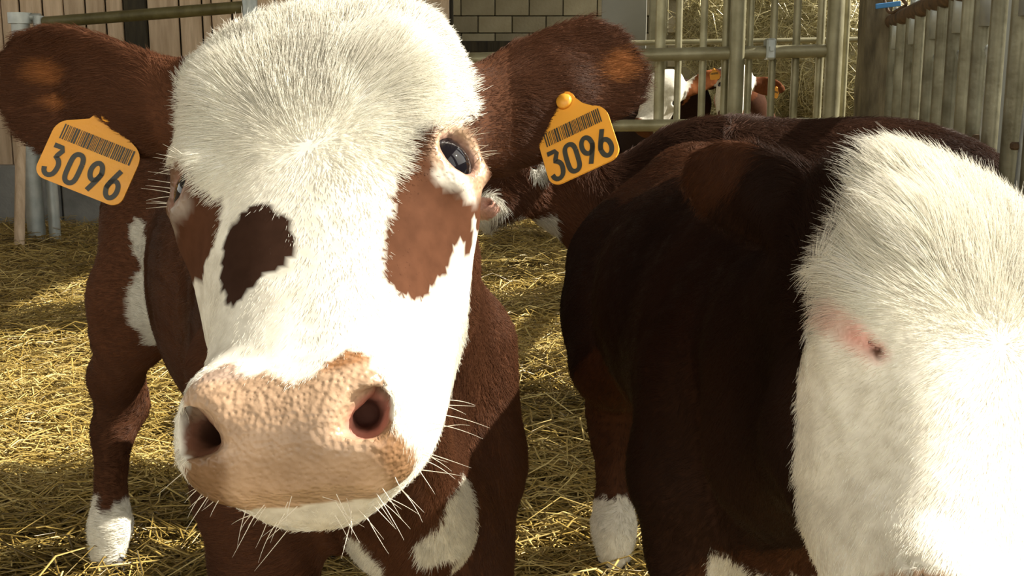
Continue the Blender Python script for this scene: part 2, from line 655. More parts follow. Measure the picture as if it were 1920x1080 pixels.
def head_fn(r, u, f):
    w = smooth_interp(u, HW_U, HW_W)
    ff = smooth_interp(u, FF_U, FF_F); fb = smooth_interp(u, FB_U, FB_F); fc = smooth_interp(u, FC_U, FC_F)
    hf = np.where(f > fc, ff - fc, fc - fb)
    n = np.where(f > fc, 2.6, 2.1)
    k = ((np.abs(r) / w) ** n + (np.abs(f - fc) / hf) ** n) ** (1 / n)
    d = (k - 1) * np.minimum(w, hf)
    return np.maximum(d, np.maximum(u - 0.221, -0.194 - u))


class Head:
    """frame of a head: rows R (towards the photo's right of the face), U (to the poll), F (out of the face)"""
    def __init__(self, O, R, U, F, s=1.0):
        self.O = np.asarray(O, float); self.A = np.array([R, U, F], float); self.s = s

    def w(self, r, u, f):
        return self.O + (r * self.A[0] + u * self.A[1] + f * self.A[2]) * self.s

    def l(self, p):
        return ((np.asarray(p) - self.O) @ self.A.T) / self.s

    def d(self, r, u, f):
        return r * self.A[0] + u * self.A[1] + f * self.A[2]


def put_head(F, H, detail=True, nostrils=True, closed=(), nx=0.0):
    s = H.s
    F.local(H.O, H.A / 1.0, lambda r, u, f: head_fn(r / s, u / s, f / s) * s, np.array([-.12, -.235, -.2]) * s, np.array([.12, .235, .03]) * s, 0.02 * s)
    E = lambda c, rad, k, mode='add', ax=None: F.ellipsoid(H.w(*c), H.A if ax is None else ax, np.array(rad) * s, k * s, mode)
    Cp = lambda a, b, ra, rb, k, mode='add': F.capsule(H.w(*a), H.w(*b), ra * s, rb * s, k * s, mode)
    for g in (-1, 1):
        # brow over the eye, eye bulge, cheek and jaw
        Cp((g * .056, .078, -.020), (g * .074, .052, -.040), .021, .019, .03)
        E((g * .066, .022, -.040), (.030, .032, .030), .02)
        Cp((g * .046, -.03, -.12), (g * .034, -.13, -.075), .032, .020, .05)
        Cp((g * .071, -.002, -.062), (g * .056, -.055, -.075), .020, .017, .03)
        # horn bud
        E((g * .062, .135, -.050), (.022, .022, .022), .03)
        # poll corners
        # nostril wings
        E((g * .040 + nx, -.157, -.020), (.020, .030, .024), .02)
        E((g * .041 + nx * .5, -.172, -.036), (.017, .018, .022), .018)
    # muzzle pad and chin
    E((nx, -.166, -.020), (.045, .026, .024), .022)
    E((nx, -.179, -.062), (.036, .016, .028), .012)
    if detail:
        for g in (-1, 1):
            if g not in closed:
                # eye opening: a lens-shaped hollow looking outwards and a little forwards
                ed = nrm(H.d(g * .80, .08, .60))
                up = nrm(H.d(0, 1, 0) - ed * ed.dot(H.d(0, 1, 0)))
                sd = np.cross(ed, up)
                c = H.w(g * .0835, .019, -.030)
                F.ellipsoid(c, np.array([sd, up, ed]), np.array([.0225, .0195, .030]) * s, .003 * s, 'sub')
                # lid ridge above
                a0 = c + (sd * .025 + up * .002 + ed * .002) * s; a1 = c + (up * .0225 + ed * .0065) * s; a2 = c + (-sd * .025 + up * .002 + ed * .002) * s
                F.capsule(a0, a1, .0045 * s, .0055 * s, .008 * s); F.capsule(a1, a2, .0055 * s, .0045 * s, .008 * s)
                b1 = c + (-up * .0215 + ed * .002) * s
                F.capsule(a0, b1, .004 * s, .004 * s, .008 * s); F.capsule(b1, a2, .004 * s, .004 * s, .008 * s)
        # mouth line
        for g in (-1, 1):
            Cp((nx, -.187, -.030), (nx + g * .034, -.181, -.044), .003, .003, .004, 'sub')
            Cp((nx + g * .034, -.181, -.044), (nx + g * .054, -.150, -.072), .003, .002, .004, 'sub')
    if nostrils:
        for g in (-1, 1):
            Cp((nx + g * .0220, -.182, .003), (nx + g * .0425, -.170, -.003), .0030, .0115, .004, 'sub')
            Cp((nx + g * .0425, -.170, -.003), (nx + g * .0505, -.147, -.014), .0115, .0060, .004, 'sub')
            Cp((nx + g * .044, -.168, -.006), (nx + g * .037, -.152, -.034), .0095, .007, .006, 'sub')
            # fold of the inner wing that overhangs the opening
            Cp((nx + g * .0240, -.1725, -.003), (nx + g * .0425, -.149, -.009), .0055, .006, .006)


def put_ear(F, base, tip, wide, s=1.0, curl=7.0, w=(.030, .038, .046, .049, .045, .030, .008), th=.0055):
    """a cupped leaf; 'wide' points across the blade, the hollow looks along (tip-base) x wide"""
    base = np.asarray(base, float); tip = np.asarray(tip, float)
    a = tip - base; Ln = np.linalg.norm(a); a = a / Ln
    wv = nrm(np.asarray(wide, float) - a * a.dot(wide)); c = np.cross(a, wv)
    ws = np.array(w) * s; us = np.linspace(0, 1, len(w)) * Ln
    def fn(x, y, z):
        ww = np.interp(x, us, ws)
        ww = np.where(x < 0, ws[0], np.where(x > Ln, ws[-1] * 0.3, ww))
        zz = z - curl / s * (y * y) * np.clip(x / Ln * 1.3, 0, 1) + 0.010 * s * np.clip(x / Ln, 0, 1)
        q = np.sqrt((np.maximum(np.abs(y) - (ww - .006 * s), 0)) ** 2 + np.maximum(np.abs(zz) - th * .35 * s, 0) ** 2) - th * .65 * s
        return np.maximum(q, np.maximum(-x, x - Ln))
    F.local(base, np.array([a, wv, c]), fn, np.array([-.01, -.06 * s, -.03 * s]), np.array([Ln + .01, .06 * s, .05 * s]), .012 * s)
    F.capsule(base - a * .03 * s, base + a * .055 * s, .036 * s, .018 * s, .03 * s)
    return a, wv, c


def leg(F, pts, k=0.03):
    F.chain(pts, k)


def put_hoof(cowroot, c, fwd, s=1.0):
    """cloven hoof: two claws and two small dew claws"""
    fwd = nrm(np.array([fwd[0], fwd[1], 0.0])); sd = np.array([-fwd[1], fwd[0], 0])
    m = MB()
    for g in (-1, 1):
        ring = []
        for z, ln, wd, off in ((0.0, .052, .021, .012), (.02, .046, .021, .006), (.045, .030, .018, -.004), (.055, .016, .010, -.006)):
            for k in range(10):
                a = 2 * math.pi * k / 10
                x = math.cos(a) * ln * 0.62 + off; y = math.sin(a) * wd * (0.8 if math.cos(a) > .5 else 1.0)
                ring.append(c + fwd * x * s + sd * (y * 0.75 + g * .0155) * s + np.array([0, 0, z * s]))
        fs = []
        for i in range(3):
            for k in range(10):
                a, b = i * 10 + k, i * 10 + (k + 1) % 10
                fs.append((a, b, b + 10, a + 10))
        fs += [tuple(range(10))[::-1], tuple(range(30, 40))]
        m.add(ring, fs)
        m.tube([c + (-fwd * .036 + sd * g * .014) * s + np.array([0, 0, .062 * s]), c + (-fwd * .046 + sd * g * .015) * s + np.array([0, 0, .045 * s])], [.008 * s, .004 * s], 8)
    return m.build('hoof', M_HOOF, cowroot)


def uv_ball(c, r, n=24, m=14, ax=None, sc=(1, 1, 1)):
    vs = []
    for i in range(m + 1):
        th = math.pi * i / m
        for k in range(n):
            ph = 2 * math.pi * k / n
            q = np.array([math.sin(th) * math.cos(ph) * sc[0], math.sin(th) * math.sin(ph) * sc[1], math.cos(th) * sc[2]]) * r
            if ax is not None:
                q = q @ np.asarray(ax)
            vs.append(c + q)
    fs = []
    for i in range(m):
        for k in range(n):
            a, b = i * n + k, i * n + (k + 1) % n
            fs.append((a, a + n, b + n, b))
    return vs, fs


def eye(root, H, g, r=0.0215):
    ed = nrm(H.d(g * .80, .08, .60))
    c = H.w(g * .0835, .019, -.030) - ed * (r * 0.62) * H.s
    v, f = uv_ball(c, r * H.s * 1.06)
    return mesh_obj('eyeball', v, f, M_EYE, root)


DIG = {
    '3': [[(-.34, .5), (.30, .5), (-.02, .12), (.12, .12), (.30, .0), (.34, -.18), (.26, -.40), (.06, -.5), (-.14, -.5), (-.30, -.42), (-.36, -.28)]],
    '0': [[(.33, .22), (.28, .40), (.12, .5), (-.12, .5), (-.28, .40), (-.33, .22), (-.33, -.22), (-.28, -.40), (-.12, -.5), (.12, -.5), (.28, -.40), (.33, -.22), (.33, .22)]],
    '9': [[(.33, .18), (.24, .40), (.0, .5), (-.24, .40), (-.33, .18), (-.24, -.04), (.0, -.14), (.24, -.04), (.33, .18)], [(.335, .20), (.28, .02), (-.08, -.5)]],
    '6': [[(-.33, -.18), (-.24, -.40), (.0, -.5), (.24, -.40), (.33, -.18), (.24, .04), (.0, .14), (-.24, .04), (-.33, -.18)], [(-.335, -.20), (-.28, -.02), (.08, .5)]],
}


def round_path(pts, n=3):
    pts = [np.array(p, float) for p in pts]
    for _ in range(n - 1):
        out = [pts[0]]
        for a, b in zip(pts[:-1], pts[1:]):
            out += [a * .75 + b * .25, a * .25 + b * .75]
        out.append(pts[-1])
        pts = out
    return np.array(pts)


def ear_tag(root, c, X, Y, w=.062, h=.05, label=None, digits='3096', neck=.012, bend=0.0):
    """c: centre of the printed flag, X along the number, Y up"""
    X = nrm(X); Y = nrm(Y - X * X.dot(Y)); Z = np.cross(X, Y)
    pl = []
    def arc(cx, cy, r, a0, a1, n=6):
        for i in range(n + 1):
            a = math.radians(a0 + (a1 - a0) * i / n)
            pl.append((cx + r * math.cos(a), cy + r * math.sin(a)))
    r = .008
    arc(w / 2 - r, -h / 2 + r, r, -90, 0)
    arc(w / 2 - r * 1.6, h / 2 - r * 1.6, r * 1.6, 0, 70)
    pl.append((.012, h / 2 + .005))
    arc(0, h / 2 + neck, .008, 0, 180, 8)
    pl.append((-.012, h / 2 + .005))
    arc(-w / 2 + r * 1.6, h / 2 - r * 1.6, r * 1.6, 110, 180)
    arc(-w / 2 + r, -h / 2 + r, r, 180, 270)
    pl = np.array(pl)
    def to(x, y, z):
        x = np.asarray(x, float); y = np.asarray(y, float)
        return c + np.multiply.outer(x, X) + np.multiply.outer(y, Y) + np.multiply.outer(z + bend * x * x * 8, Z)
    n = len(pl)
    vs = np.concatenate([to(pl[:, 0], pl[:, 1], 0.0008), to(pl[:, 0], pl[:, 1], -0.0008)])
    fs = [tuple(range(n)), tuple(range(n, 2 * n))[::-1]] + [(i, i + n, (i + 1) % n + n, (i + 1) % n) for i in range(n)]
    t = mesh_obj('ear_tag', vs, fs, M_TAG, root, smooth=False)
    if label: t['label'] = label
    b = MB()
    b.tube([to(0, h / 2 + neck, 0.001), to(0, h / 2 + neck, .004)], [.0060, .0050], 16)
    bt = b.build('stud', M_TAG, t)
    step = w * .232
    for i, ch in enumerate(digits):
        cx = (i - 1.5) * step; cy = -h * .19; dh = h * .46; dw = dh * .58
        m = MB()
        for path in DIG[ch]:
            sharp = ch == '3'
            q = round_path(path, 2 if sharp else 3)
            q = q * np.array([dw, dh]) + np.array([cx, cy])
            hw_ = h * .038
            tg = np.gradient(q, axis=0); tg = tg / (np.linalg.norm(tg, axis=1, keepdims=True) + 1e-9)
            nn = np.stack([-tg[:, 1], tg[:, 0]], 1)
            a, bb = q + nn * hw_, q - nn * hw_
            k = len(q)
            vv = np.concatenate([to(a[:, 0], a[:, 1], .0012), to(bb[:, 0], bb[:, 1], .0012)])
            m.add(vv, [(j, j + 1, j + 1 + k, j + k) for j in range(k - 1)])
        m.build('digit', M_INK, t, smooth=False)
    m = MB()
    rr = random.Random(5)
    x = -w * .40
    while x < w * .40:
        bw = rr.choice([.0005, .0005, .0009, .0013])
        a = [(x, h * .16), (x + bw, h * .16), (x + bw, h * .40), (x, h * .40)]
        m.add([to(p[0], p[1], .0012) for p in a], [(0, 1, 2, 3)])
        x += bw + rr.choice([.0005, .0006, .0009])
    m.build('barcode', M_INK, t, smooth=False)['kind'] = 'stuff'
    return t


def set_cols(o, cols, bare):
    me = o.data
    a = me.attributes.new('col', 'FLOAT_COLOR', 'POINT')
    c4 = np.ones((len(cols), 4), np.float32); c4[:, :3] = cols
    a.data.foreach_set('color', c4.ravel())
    b = me.attributes.new('bare', 'FLOAT', 'POINT')
    b.data.foreach_set('value', bare.astype(np.float32))
def ss(x, a, b):
    t = np.clip((x - a) / (b - a), 0, 1)
    return t * t * (3 - 2 * t)


def mixc(c, col, m):
    m = np.asarray(m, float)[:, None]
    return c * (1 - m) + np.asarray(col) * m


def blob(V, c, r, wv=30, amp=.3, ch=0):
    d = np.linalg.norm((V - c) / np.asarray(r), axis=1) + amp * wob(V, wv, ch)
    return d < 1


def tangent(d, n):
    d = d - n * (d * n).sum(1, keepdims=True)
    return d / (np.linalg.norm(d, axis=1, keepdims=True) + 1e-9)


def coat_roots(V, Q, N, base, near=.7, back=.3, zmin=.05, rng=rng, power=2.0, cap=1.5):
    c = V[Q].mean(1); n = nrm(N[Q].mean(1))
    v = c - CAM
    dist = np.linalg.norm(v, axis=1)
    fac = (n * v).sum(1) / dist
    dens = base * np.minimum((near / dist) ** power, cap) * (fac < back) * (c[:, 2] > zmin)
    return sample_surface(V, Q, N, dens, rng)
# ------------------------------------------------------------------ the barn
floor_z = 0.0
def floor():
    xs = np.linspace(-9, 7, 161); ys = np.linspace(-4, 14, 181)
    X, Y = np.meshgrid(xs, ys, indexing='ij')
    p = np.stack([X.ravel(), Y.ravel(), np.zeros(X.size)], 1)
    p[:, 2] = -.015 + .012 * wob(p, 2.1, 0) + .008 * wob(p, 7, 1)
    nx, ny = X.shape
    i, j = np.meshgrid(np.arange(nx - 1), np.arange(ny - 1), indexing='ij')
    a = (i * ny + j).ravel()
    q = np.stack([a, a + ny, a + ny + 1, a + 1], 1)
    o = mesh_obj('floor', p, q, M_LITTER, base=(0, 0, 0))
    o['kind'] = 'structure'


def strands(name, p, d, L, w, mat, tint, parent=None, sag=0.0, up=None, base=None, bend=.12):
    """bent three-sided stalks, two segments each"""
    n = len(p)
    d = nrm(d)
    ref = np.where(np.abs(d[:, 2:3]) > .9, np.array([[1.0, 0, 0]]), np.array([[0, 0, 1.0]]))
    s = nrm(np.cross(d, ref)); t = np.cross(s, d)
    bn = rng.normal(size=(n, 2)) * bend
    L = L[:, None]; w = w[:, None]
    mid = p + (s * bn[:, :1] + t * bn[:, 1:]) * L
    c = [p - d * L / 2, mid, p + d * L / 2]
    vs = np.zeros((n, 9, 3))
    for i in range(3):
        for k in range(3):
            a = 2 * math.pi * k / 3
            vs[:, i * 3 + k] = c[i] + (s * math.cos(a) + t * math.sin(a) * .6) * w * (.5 if i == 1 else .42)
    f = []
    for i in range(2):
        for k in range(3):
            f.append((i * 3 + k, i * 3 + (k + 1) % 3, i * 3 + 3 + (k + 1) % 3, i * 3 + 3 + k))
    f = np.array(f)
    Q = (f[None] + (np.arange(n) * 9)[:, None, None]).reshape(-1, 4)
    o = mesh_obj(name, vs.reshape(-1, 3), Q, mat, parent, smooth=False, base=base)
    at = o.data.attributes.new('tint', 'FLOAT', 'POINT')
    at.data.foreach_set('value', np.repeat(tint, 9).astype(np.float32))
    return o


def straw_bedding():
    N = 95000
    # even in the picture: denser near the photographer
    y = np.exp(rng.uniform(math.log(.55), math.log(7.38), N))
    x = rng.uniform(-1, 1, N) * (.35 + .56 * y) + 0.02 * y
    far = ss(y, 1.0, 6.0)
    z = .004 + rng.random(N) ** 1.6 * (.035 + .02 * far)
    p = np.stack([x, y, z], 1)
    p[:, 2] += .012 * wob(p * np.array([1, 1, 0]), 2.1, 0) + .012 * wob(p * np.array([1, 1, 0]), 9, 2)
    a = rng.uniform(0, 2 * math.pi, N)
    a = np.where(rng.random(N) < .35, rng.normal(0, .5, N), a)
    d = np.stack([np.cos(a), np.sin(a), rng.normal(0, .16, N)], 1)
    L = rng.gamma(4, .028, N) * (1 + .25 * far) + .02
    w = rng.uniform(.0024, .0062, N) * (1 + .5 * far)
    tint = np.clip(.45 + .22 * rng.normal(size=N) + .12 * wob(p, 3, 3), 0, 1)
    o = strands('straw_bedding', p, d, np.minimum(L, .22), w, M_STRAW, tint, base=(0, 0, 0))
    tag(o, 'loose golden straw strewn over the whole pen floor', 'straw', kind='stuff')


def bar_line(parent, name, a, b, r, mat, n=14, caps=True):
    m = MB(); m.tube([a, b], r, n, caps)
    return flat_shade_by_angle(m.build(name, mat, parent), 50)


BACK_Y = 7.55


def left_wall():
    """vertical planks over a concrete base"""
    w = empty('wall_left', tuple(PY(160, 430, BACK_Y) * np.array([1, 1, 0])), kind='structure')
    edges = [-230, -190, -150, -112, -75, -35, 12, 46, 88, 128, 168, 205, 238]
    edges2 = [283, 342, 384, 402, 440, 480, 520, 560, 600, 640, 680, 720, 760, 800, 845]
    k = 0
    for E in (edges, edges2):
        for a, b in zip(E[:-1], E[1:]):
            x0 = PY(a, 168, BACK_Y)[0]; x1 = PY(b, 168, BACK_Y)[0]
            dz = .02 * ((k * 37) % 5 - 2)
            m = MB()
            m.box(((x0 + x1) / 2, BACK_Y + .02 + .006 * ((k * 13) % 3), 1.78 + dz * .5), (x1 - x0 - .012, .025, 2.95 + dz), bev=.004)
            m.build('plank', M_PLANK, w, smooth=False); k += 1
    m = MB(); x0 = PY(238, 168, BACK_Y)[0]; x1 = PY(283, 168, BACK_Y)[0]
    m.box(((x0 + x1) / 2, BACK_Y + .04, 1.6), (x1 - x0 - .01, .06, 3.2), bev=.01)
    m.build('wall_post', M_DARKWOOD, w, smooth=False)
    m = MB(); m.box((-2.55, BACK_Y + .10, 1.6), (4.3, .08, 3.3)); m.build('wall_backing', M_DARKWOOD, w, smooth=False)
    # low concrete upstand built of big blocks
    for i in range(9):
        m = MB()
        m.box((-4.3 + i * .49, BACK_Y - .03 - .01 * (i % 2), .16 + .01 * ((i * 7) % 3)), (.475, .14, .42), bev=.012)
        m.build('base_block', M_CONC, w, smooth=False)


def block_wall():
    """grey concrete blocks in courses, joints recessed"""
    y = 9.6
    w = empty('wall_back', tuple(PY(1000, 168, y) * np.array([1, 1, 0])), kind='structure')
    m = MB(); m.box((.25, y + .12, 1.6), (3.6, .1, 3.4)); m.build('mortar_backing', M_MORTAR, w, smooth=False)
    bw, bh = .290, .143
    z_top = .9 + (168 + 20) / FPX * y + .02
    me = None
    proto = {}
    z = .30; row = 0
    while z < 2.35:
        off = (row % 2) * bw / 2
        x = -1.45 + off
        while x < 1.22:
            key = (row * 7 + int(x * 10)) % 4
            if key not in proto:
                mb = MB(); mb.box((0, 0, 0), (bw - .008, .10, bh - .008), bev=.004)
                o = mb.build('block', M_BLOCK, None, smooth=False, base=(0, 0, 0)); o.parent = w
                proto[key] = o
            else:
                o = proto[key].copy(); COL.objects.link(o)
            o.location = Vector((x + bw / 2, y + .03 + rng.uniform(-.006, .006), z)) - w.location
            x += bw
        z += bh; row += 1
    # wall plate / board resting along the foot of the visible courses
    m = MB(); c = PY(960, 88, y - .10)
    m.box((c[0] - .05, y - .08, c[2]), (1.2, .05, .10), bev=.01)
    m.build('ledge_board', M_DARKWOOD, w, smooth=False)


def back_right_wall():
    w = empty('trim_1', (3.0, 9.2, 0), kind='structure')
    m = MB(); m.box((3.0, 9.2, 1.7), (2.6, .1, 3.4)); m.build('rear_boarding', M_SHEET, w, smooth=False)


def west_blocker():
    """far side of the barn, outside the picture to the left"""
    w = empty('blocker_west', (-5.0, 4, 0), kind='structure')
    m = MB(); m.box((-5.0, 3.0, .8), (.08, 13, 1.6)); m.build('blocker_boarding', M_PLANK, w, smooth=False)


def columns():
    """concrete columns added out of view on the open right side to shade the straw"""
    w = empty('shade_columns', (2.35, 3.7, 0), kind='structure')
    for y in (2.75, 4.75, 0.2):
        m = MB(); m.box((2.35, y, 1.81), (.32, .40, 3.62), bev=.03); m.build('shade_column', M_CONC, w, smooth=False)


def roof():
    w = empty('ceiling', (-2.5, 4, 3.6), kind='structure')
    m = MB(); m.box((-3.0, 4.0, 3.65), (11.0, 18.0, .06)); m.build('roof_sheet', M_ROOF, w, smooth=False)


def feed_barrier():
    """upright bars and rails in front of the hay"""
    y = 5.45
    b = empty('feed_barrier', tuple(PY(1400, 300, y) * np.array([1, 1, 0])), 'grey tubular steel feed barrier with upright bars in front of the hay', 'barrier')
    xz = lambda px, py: PY(px, py, y)
    bar_line(b, 'rail', xz(700, 115), xz(1566, 95), .032, M_GALV)
    bar_line(b, 'rail', xz(700, 240), xz(1566, 232), .030, M_GALV)
    bar_line(b, 'rail', PY(1100, 82, y + .25), PY(1620, 74, y + .25), .014, M_GALV)
    for px, r, dy in ((1236, .026, .12), (1270, .017, .12), (1316, .018, .05), (1358, .019, .05), (1402, .018, .05), (1446, .018, .05), (1489, .019, .05), (1534, .020, .05), (1581, .016, .12)):
        q = PY(px, 168, y + dy)
        bar_line(b, 'bar', (q[0], q[1], .25), (q[0], q[1], 2.2), r, M_GALV)
    for px, r in ((1379, .038), (1560, .040)):
        q = PY(px, 168, y - .02)
        bar_line(b, 'upright', (q[0], q[1], 0), (q[0], q[1], 2.3), r, M_GALV, 18)
    q = xz(715, 168)
    bar_line(b, 'upright', (q[0], q[1], 0), (q[0], q[1], 1.5), .036, M_GALV, 18)
    q = xz(1443, 92)
    m = MB(); m.box(q, (.045, .085, .10), bev=.008); m.box(q + np.array([0, -.045, 0]), (.02, .02, .02)); m.build('clamp', M_GALV2, b, smooth=False)
    # pale steel door frame and sheet at the left end of the hay
    d = empty('doorway_frame', tuple(PY(1235, 300, 8.3) * np.array([1, 1, 0])), 'pale painted steel door frame beside the dark sheet panel', 'frame')
    for px, w_, mat in ((1222, .045, M_GALV), (1237, .045, M_WHITEPOST), (1246, .02, M_GALV)):
        q = PY(px, 168, 8.3)
        m = MB(); m.box((q[0], q[1], 1.25), (w_ * 1.25, .06, 2.5), bev=.006); m.build('frame_post', mat, d, smooth=False)
    q = PY(1170, 30, 8.5)
    m = MB(); m.box((q[0], q[1], q[2] + .25), (.34, .03, 1.0), bev=.004); m.build('sheet_panel', M_SHEET, d, smooth=False)


def hay_pile():
    root = empty('hay_stack', (2.2, 8.0, 0), 'tall heap of pale loose hay behind the upright bars', 'hay')
    rr = np.random.default_rng(21)
    F = Field(np.arange(.8, 3.6, .05), np.arange(7.1, 9.1, .05), np.arange(-.02, 2.2, .05))
    for i in range(26):
        c = np.array([rr.uniform(1.45, 2.9), rr.uniform(7.85, 8.35), rr.uniform(.1, 1.4)])
        F.ellipsoid(c, np.eye(3), rr.uniform(.22, .42, 3), .12)
    F.ellipsoid((2.15, 8.05, 1.25), np.eye(3), (.80, .40, .36), .1)
    V, Q = keep_largest(*F.mesh())
    V = V + .02 * wob(V, 14, 0)[:, None]
    N = vnormals(V, Q)
    core = mesh_obj('hay_core', V, Q, M_HAY, root)
    at = core.data.attributes.new('tint', 'FLOAT', 'POINT'); at.data.foreach_set('value', np.full(len(V), .18, np.float32))
    p, n = sample_surface(V, Q, N, np.full(len(Q), 3000.0) * (N[Q[:, 0], 1] < .5), rr)
    d = tangent(rr.normal(size=p.shape) * np.array([1, 1, .6]), n) + n * rr.uniform(-.1, .5, (len(p), 1))
    strands('loose_hay', p + n * .01, d, rr.gamma(4, .04, len(p)) + .03, rr.uniform(.004, .008, len(p)), M_HAY, np.clip(.5 + .25 * rr.normal(size=len(p)), 0, 1), root, bend=.25)['kind'] = 'stuff'


def fence_line(y):
    return 1.76 - .2 * (5.2 - y)


def headlock_fence():
    b = empty('headlock_fence', (fence_line(4), 4, 0), 'row of tall galvanised headlock bars along the right side of the pen', 'fence')
    ydir = nrm(np.array([.2, 1, 0]))
    zt = 1.21
    a0, a1 = np.array([fence_line(5.2), 5.2, zt]), np.array([fence_line(1.7), 1.7, zt])
    bar_line(b, 'top_rail', a0, a1, .033, M_RUST, 16)
    bar_line(b, 'bottom_rail', a0 * np.array([1, 1, 0]) + np.array([0, 0, .28]), a1 * np.array([1, 1, 0]) + np.array([0, 0, .28]), .033, M_FENCE, 16)
    ys = [5.09, 4.60, 4.12, 3.69, 3.29, 2.84, 2.45, 2.05]
    for i, y in enumerate(ys):
        for k, dy in enumerate((0.0, -.20)):
            yy = y + dy
            q = np.array([fence_line(yy), yy, 0])
            bar_line(b, 'upright', q + np.array([0, 0, .0]), q + np.array([0, 0, zt + .02]), .022 if k else .026, M_FENCE, 14)
        # swinging lock bar with its kink, and the collar it hangs from
        yy = y - .10
        q = np.array([fence_line(yy) + .01, yy, 0])
        t = lambda s, z: q + ydir * s + np.array([0, 0, z])
        m = MB()
        m.tube([t(.03, .30), t(.02, .65), t(-.015, .92), t(-.02, .97), t(.0, 1.0), t(.03, 1.015)], .015, 12)
        m.build('lock_bar', M_GALV2, b)
        m = MB(); m.tube([t(.05, zt - .13), t(.05, zt + .05)], .030, 12); m.build('collar', M_GALV2, b)
        m = MB(); v, f = uv_ball(t(.01, zt + .035) + np.array([-.02, 0, 0]), .013, 10, 6); m.add(v, f); m.build('bolt', M_GALV2, b)
        m = MB(); m.box(t(.02, .76) + np.array([-.015, 0, 0]), (.03, .03, .02), bev=.005); m.build('latch', M_RUST, b, smooth=False)


def right_post():
    q = PY(1633, 168, 5.3)
    m = MB()
    for i in range(8):
        z = .0 + i * .30
        pass
    vs, fs = [], []
    n = 14
    zs = np.linspace(0, 2.3, n)
    for z in zs:
        for k, (sx, sy) in enumerate(((-1, -1), (-.6, -1), (.6, -1), (1, -1), (1, 1), (-1, 1))):
            vs.append((q[0] + sx * .060 + rng.normal(0, .002), q[1] + sy * .06 + rng.normal(0, .002), z))
    for i in range(n - 1):
        for k in range(6):
            a, b_ = i * 6 + k, i * 6 + (k + 1) % 6
            fs.append((a, b_, b_ + 6, a + 6))
    fs.append(tuple(range(6))[::-1]); fs.append(tuple((n - 1) * 6 + k for k in range(6)))
    m.add(vs, fs)
    o = m.build('wooden_post', M_POST, None, smooth=False, base=(q[0], q[1], 0))
    tag(o, 'thick weathered wooden post between hay barrier and headlock bars', 'post')
    # cord and blue strap hanging at the head of the post
    c = PY(1680, 6, 4.85)
    s = MB(); s.box(c + np.array([0, .1, 0]), (.11, .01, .022), rot=np.array(Matrix.Rotation(-.12, 3, 'Y')), bev=.002)
    o = s.build('blue_strap', M_BLUE, None, smooth=False, base=tuple(c)); tag(o, 'short blue strap hung above the end of the headlock bars', 'strap')
    s = MB()
    pts = [PY(1655, -10, 5.0), PY(1660, 8, 4.98), PY(1668, 28, 4.95), PY(1690, 14, 4.9), PY(1702, 10, 4.85), PY(1688, -6, 4.85)]
    s.tube(round_path(pts, 3), .007, 8)
    o = s.build('tie_cord', M_RUST, None, base=tuple(pts[0])); tag(o, 'loop of old cord tied round the headlock rail end', 'cord')


def left_gate():
    y = 6.6
    g = empty('gate', tuple(PY(80, 430, y) * np.array([1, 1, 0])), 'galvanised gate post and mossy tube rail before the plank wall', 'gate')
    q = PY(48, 168, y)
    top = PY(48, 28, y)[2]
    bar_line(g, 'post', (q[0], q[1], 0), (q[0], q[1], top), .052, M_GALV2, 20)
    m = MB(); m.tube([(q[0], q[1], top - .05), (q[0], q[1], top + .012)], .068, 20); m.tube([(q[0], q[1], top - .01), (q[0] + .12, q[1], top - .012)], .022, 10)
    flat_shade_by_angle(m.build('collar', M_GALV2, g), 40)
    q2 = PY(83, 168, y)
    bar_line(g, 'hinge_tube', (q2[0], q2[1], 0), (q2[0], q2[1], PY(83, 30, y)[2]), .034, M_GALV2, 16)
    a, b_ = PY(84, 42, y - .01), PY(470, 12, y - .35)
    bar_line(g, 'rail', a, b_ , .033, M_OLIVE, 14)
    a, b_ = PY(84, 300, y - .01), PY(470, 285, y - .35)
    bar_line(g, 'rail', a, b_ , .030, M_OLIVE, 14)
    bar_line(g, 'post', (b_[0] + .03, b_[1], 0), (b_[0] + .03, b_[1], 1.5), .042, M_GALV2, 18)
    q = PY(12, 168, y - .4)
    bar_line(g, 'leaning_stake', (q[0], q[1], .0), (q[0] - .05, q[1] + .3, .9), .030, M_PLANK, 8)


def outside():
    """hedge seen through the headlocks; core extended out of view to dim reflections"""
    root = empty('hedge', (4.2, 3.2, 0), 'dark hedge outside beyond the headlock bars', 'hedge')
    V = []
    rr = np.random.default_rng(5)
    n = 5200
    c = np.stack([rr.normal(5.4, .35, n), rr.uniform(6.6, 12, n), rr.uniform(0, 2.6, n)], 1)
    d = nrm(rr.normal(size=(n, 3))); s = nrm(np.cross(d, rr.normal(size=(n, 3))))
    L = rr.uniform(.05, .11, (n, 1))
    v = np.stack([c - d * L, c + s * L * .45, c + d * L, c - s * L * .45], 1).reshape(-1, 3)
    q = np.arange(n * 4).reshape(-1, 4)
    mesh_obj('foliage', v, q, M_LEAF, root, smooth=False)['kind'] = 'stuff'
    m = MB(); m.box((5.7, 5.0, 1.3), (.3, 16, 2.6)); m.build('core', M_LEAF, root, smooth=False)


floor(); roof(); back_right_wall(); west_blocker(); columns(); left_wall(); block_wall(); feed_barrier(); hay_pile(); headlock_fence(); right_post(); left_gate(); outside(); straw_bedding()
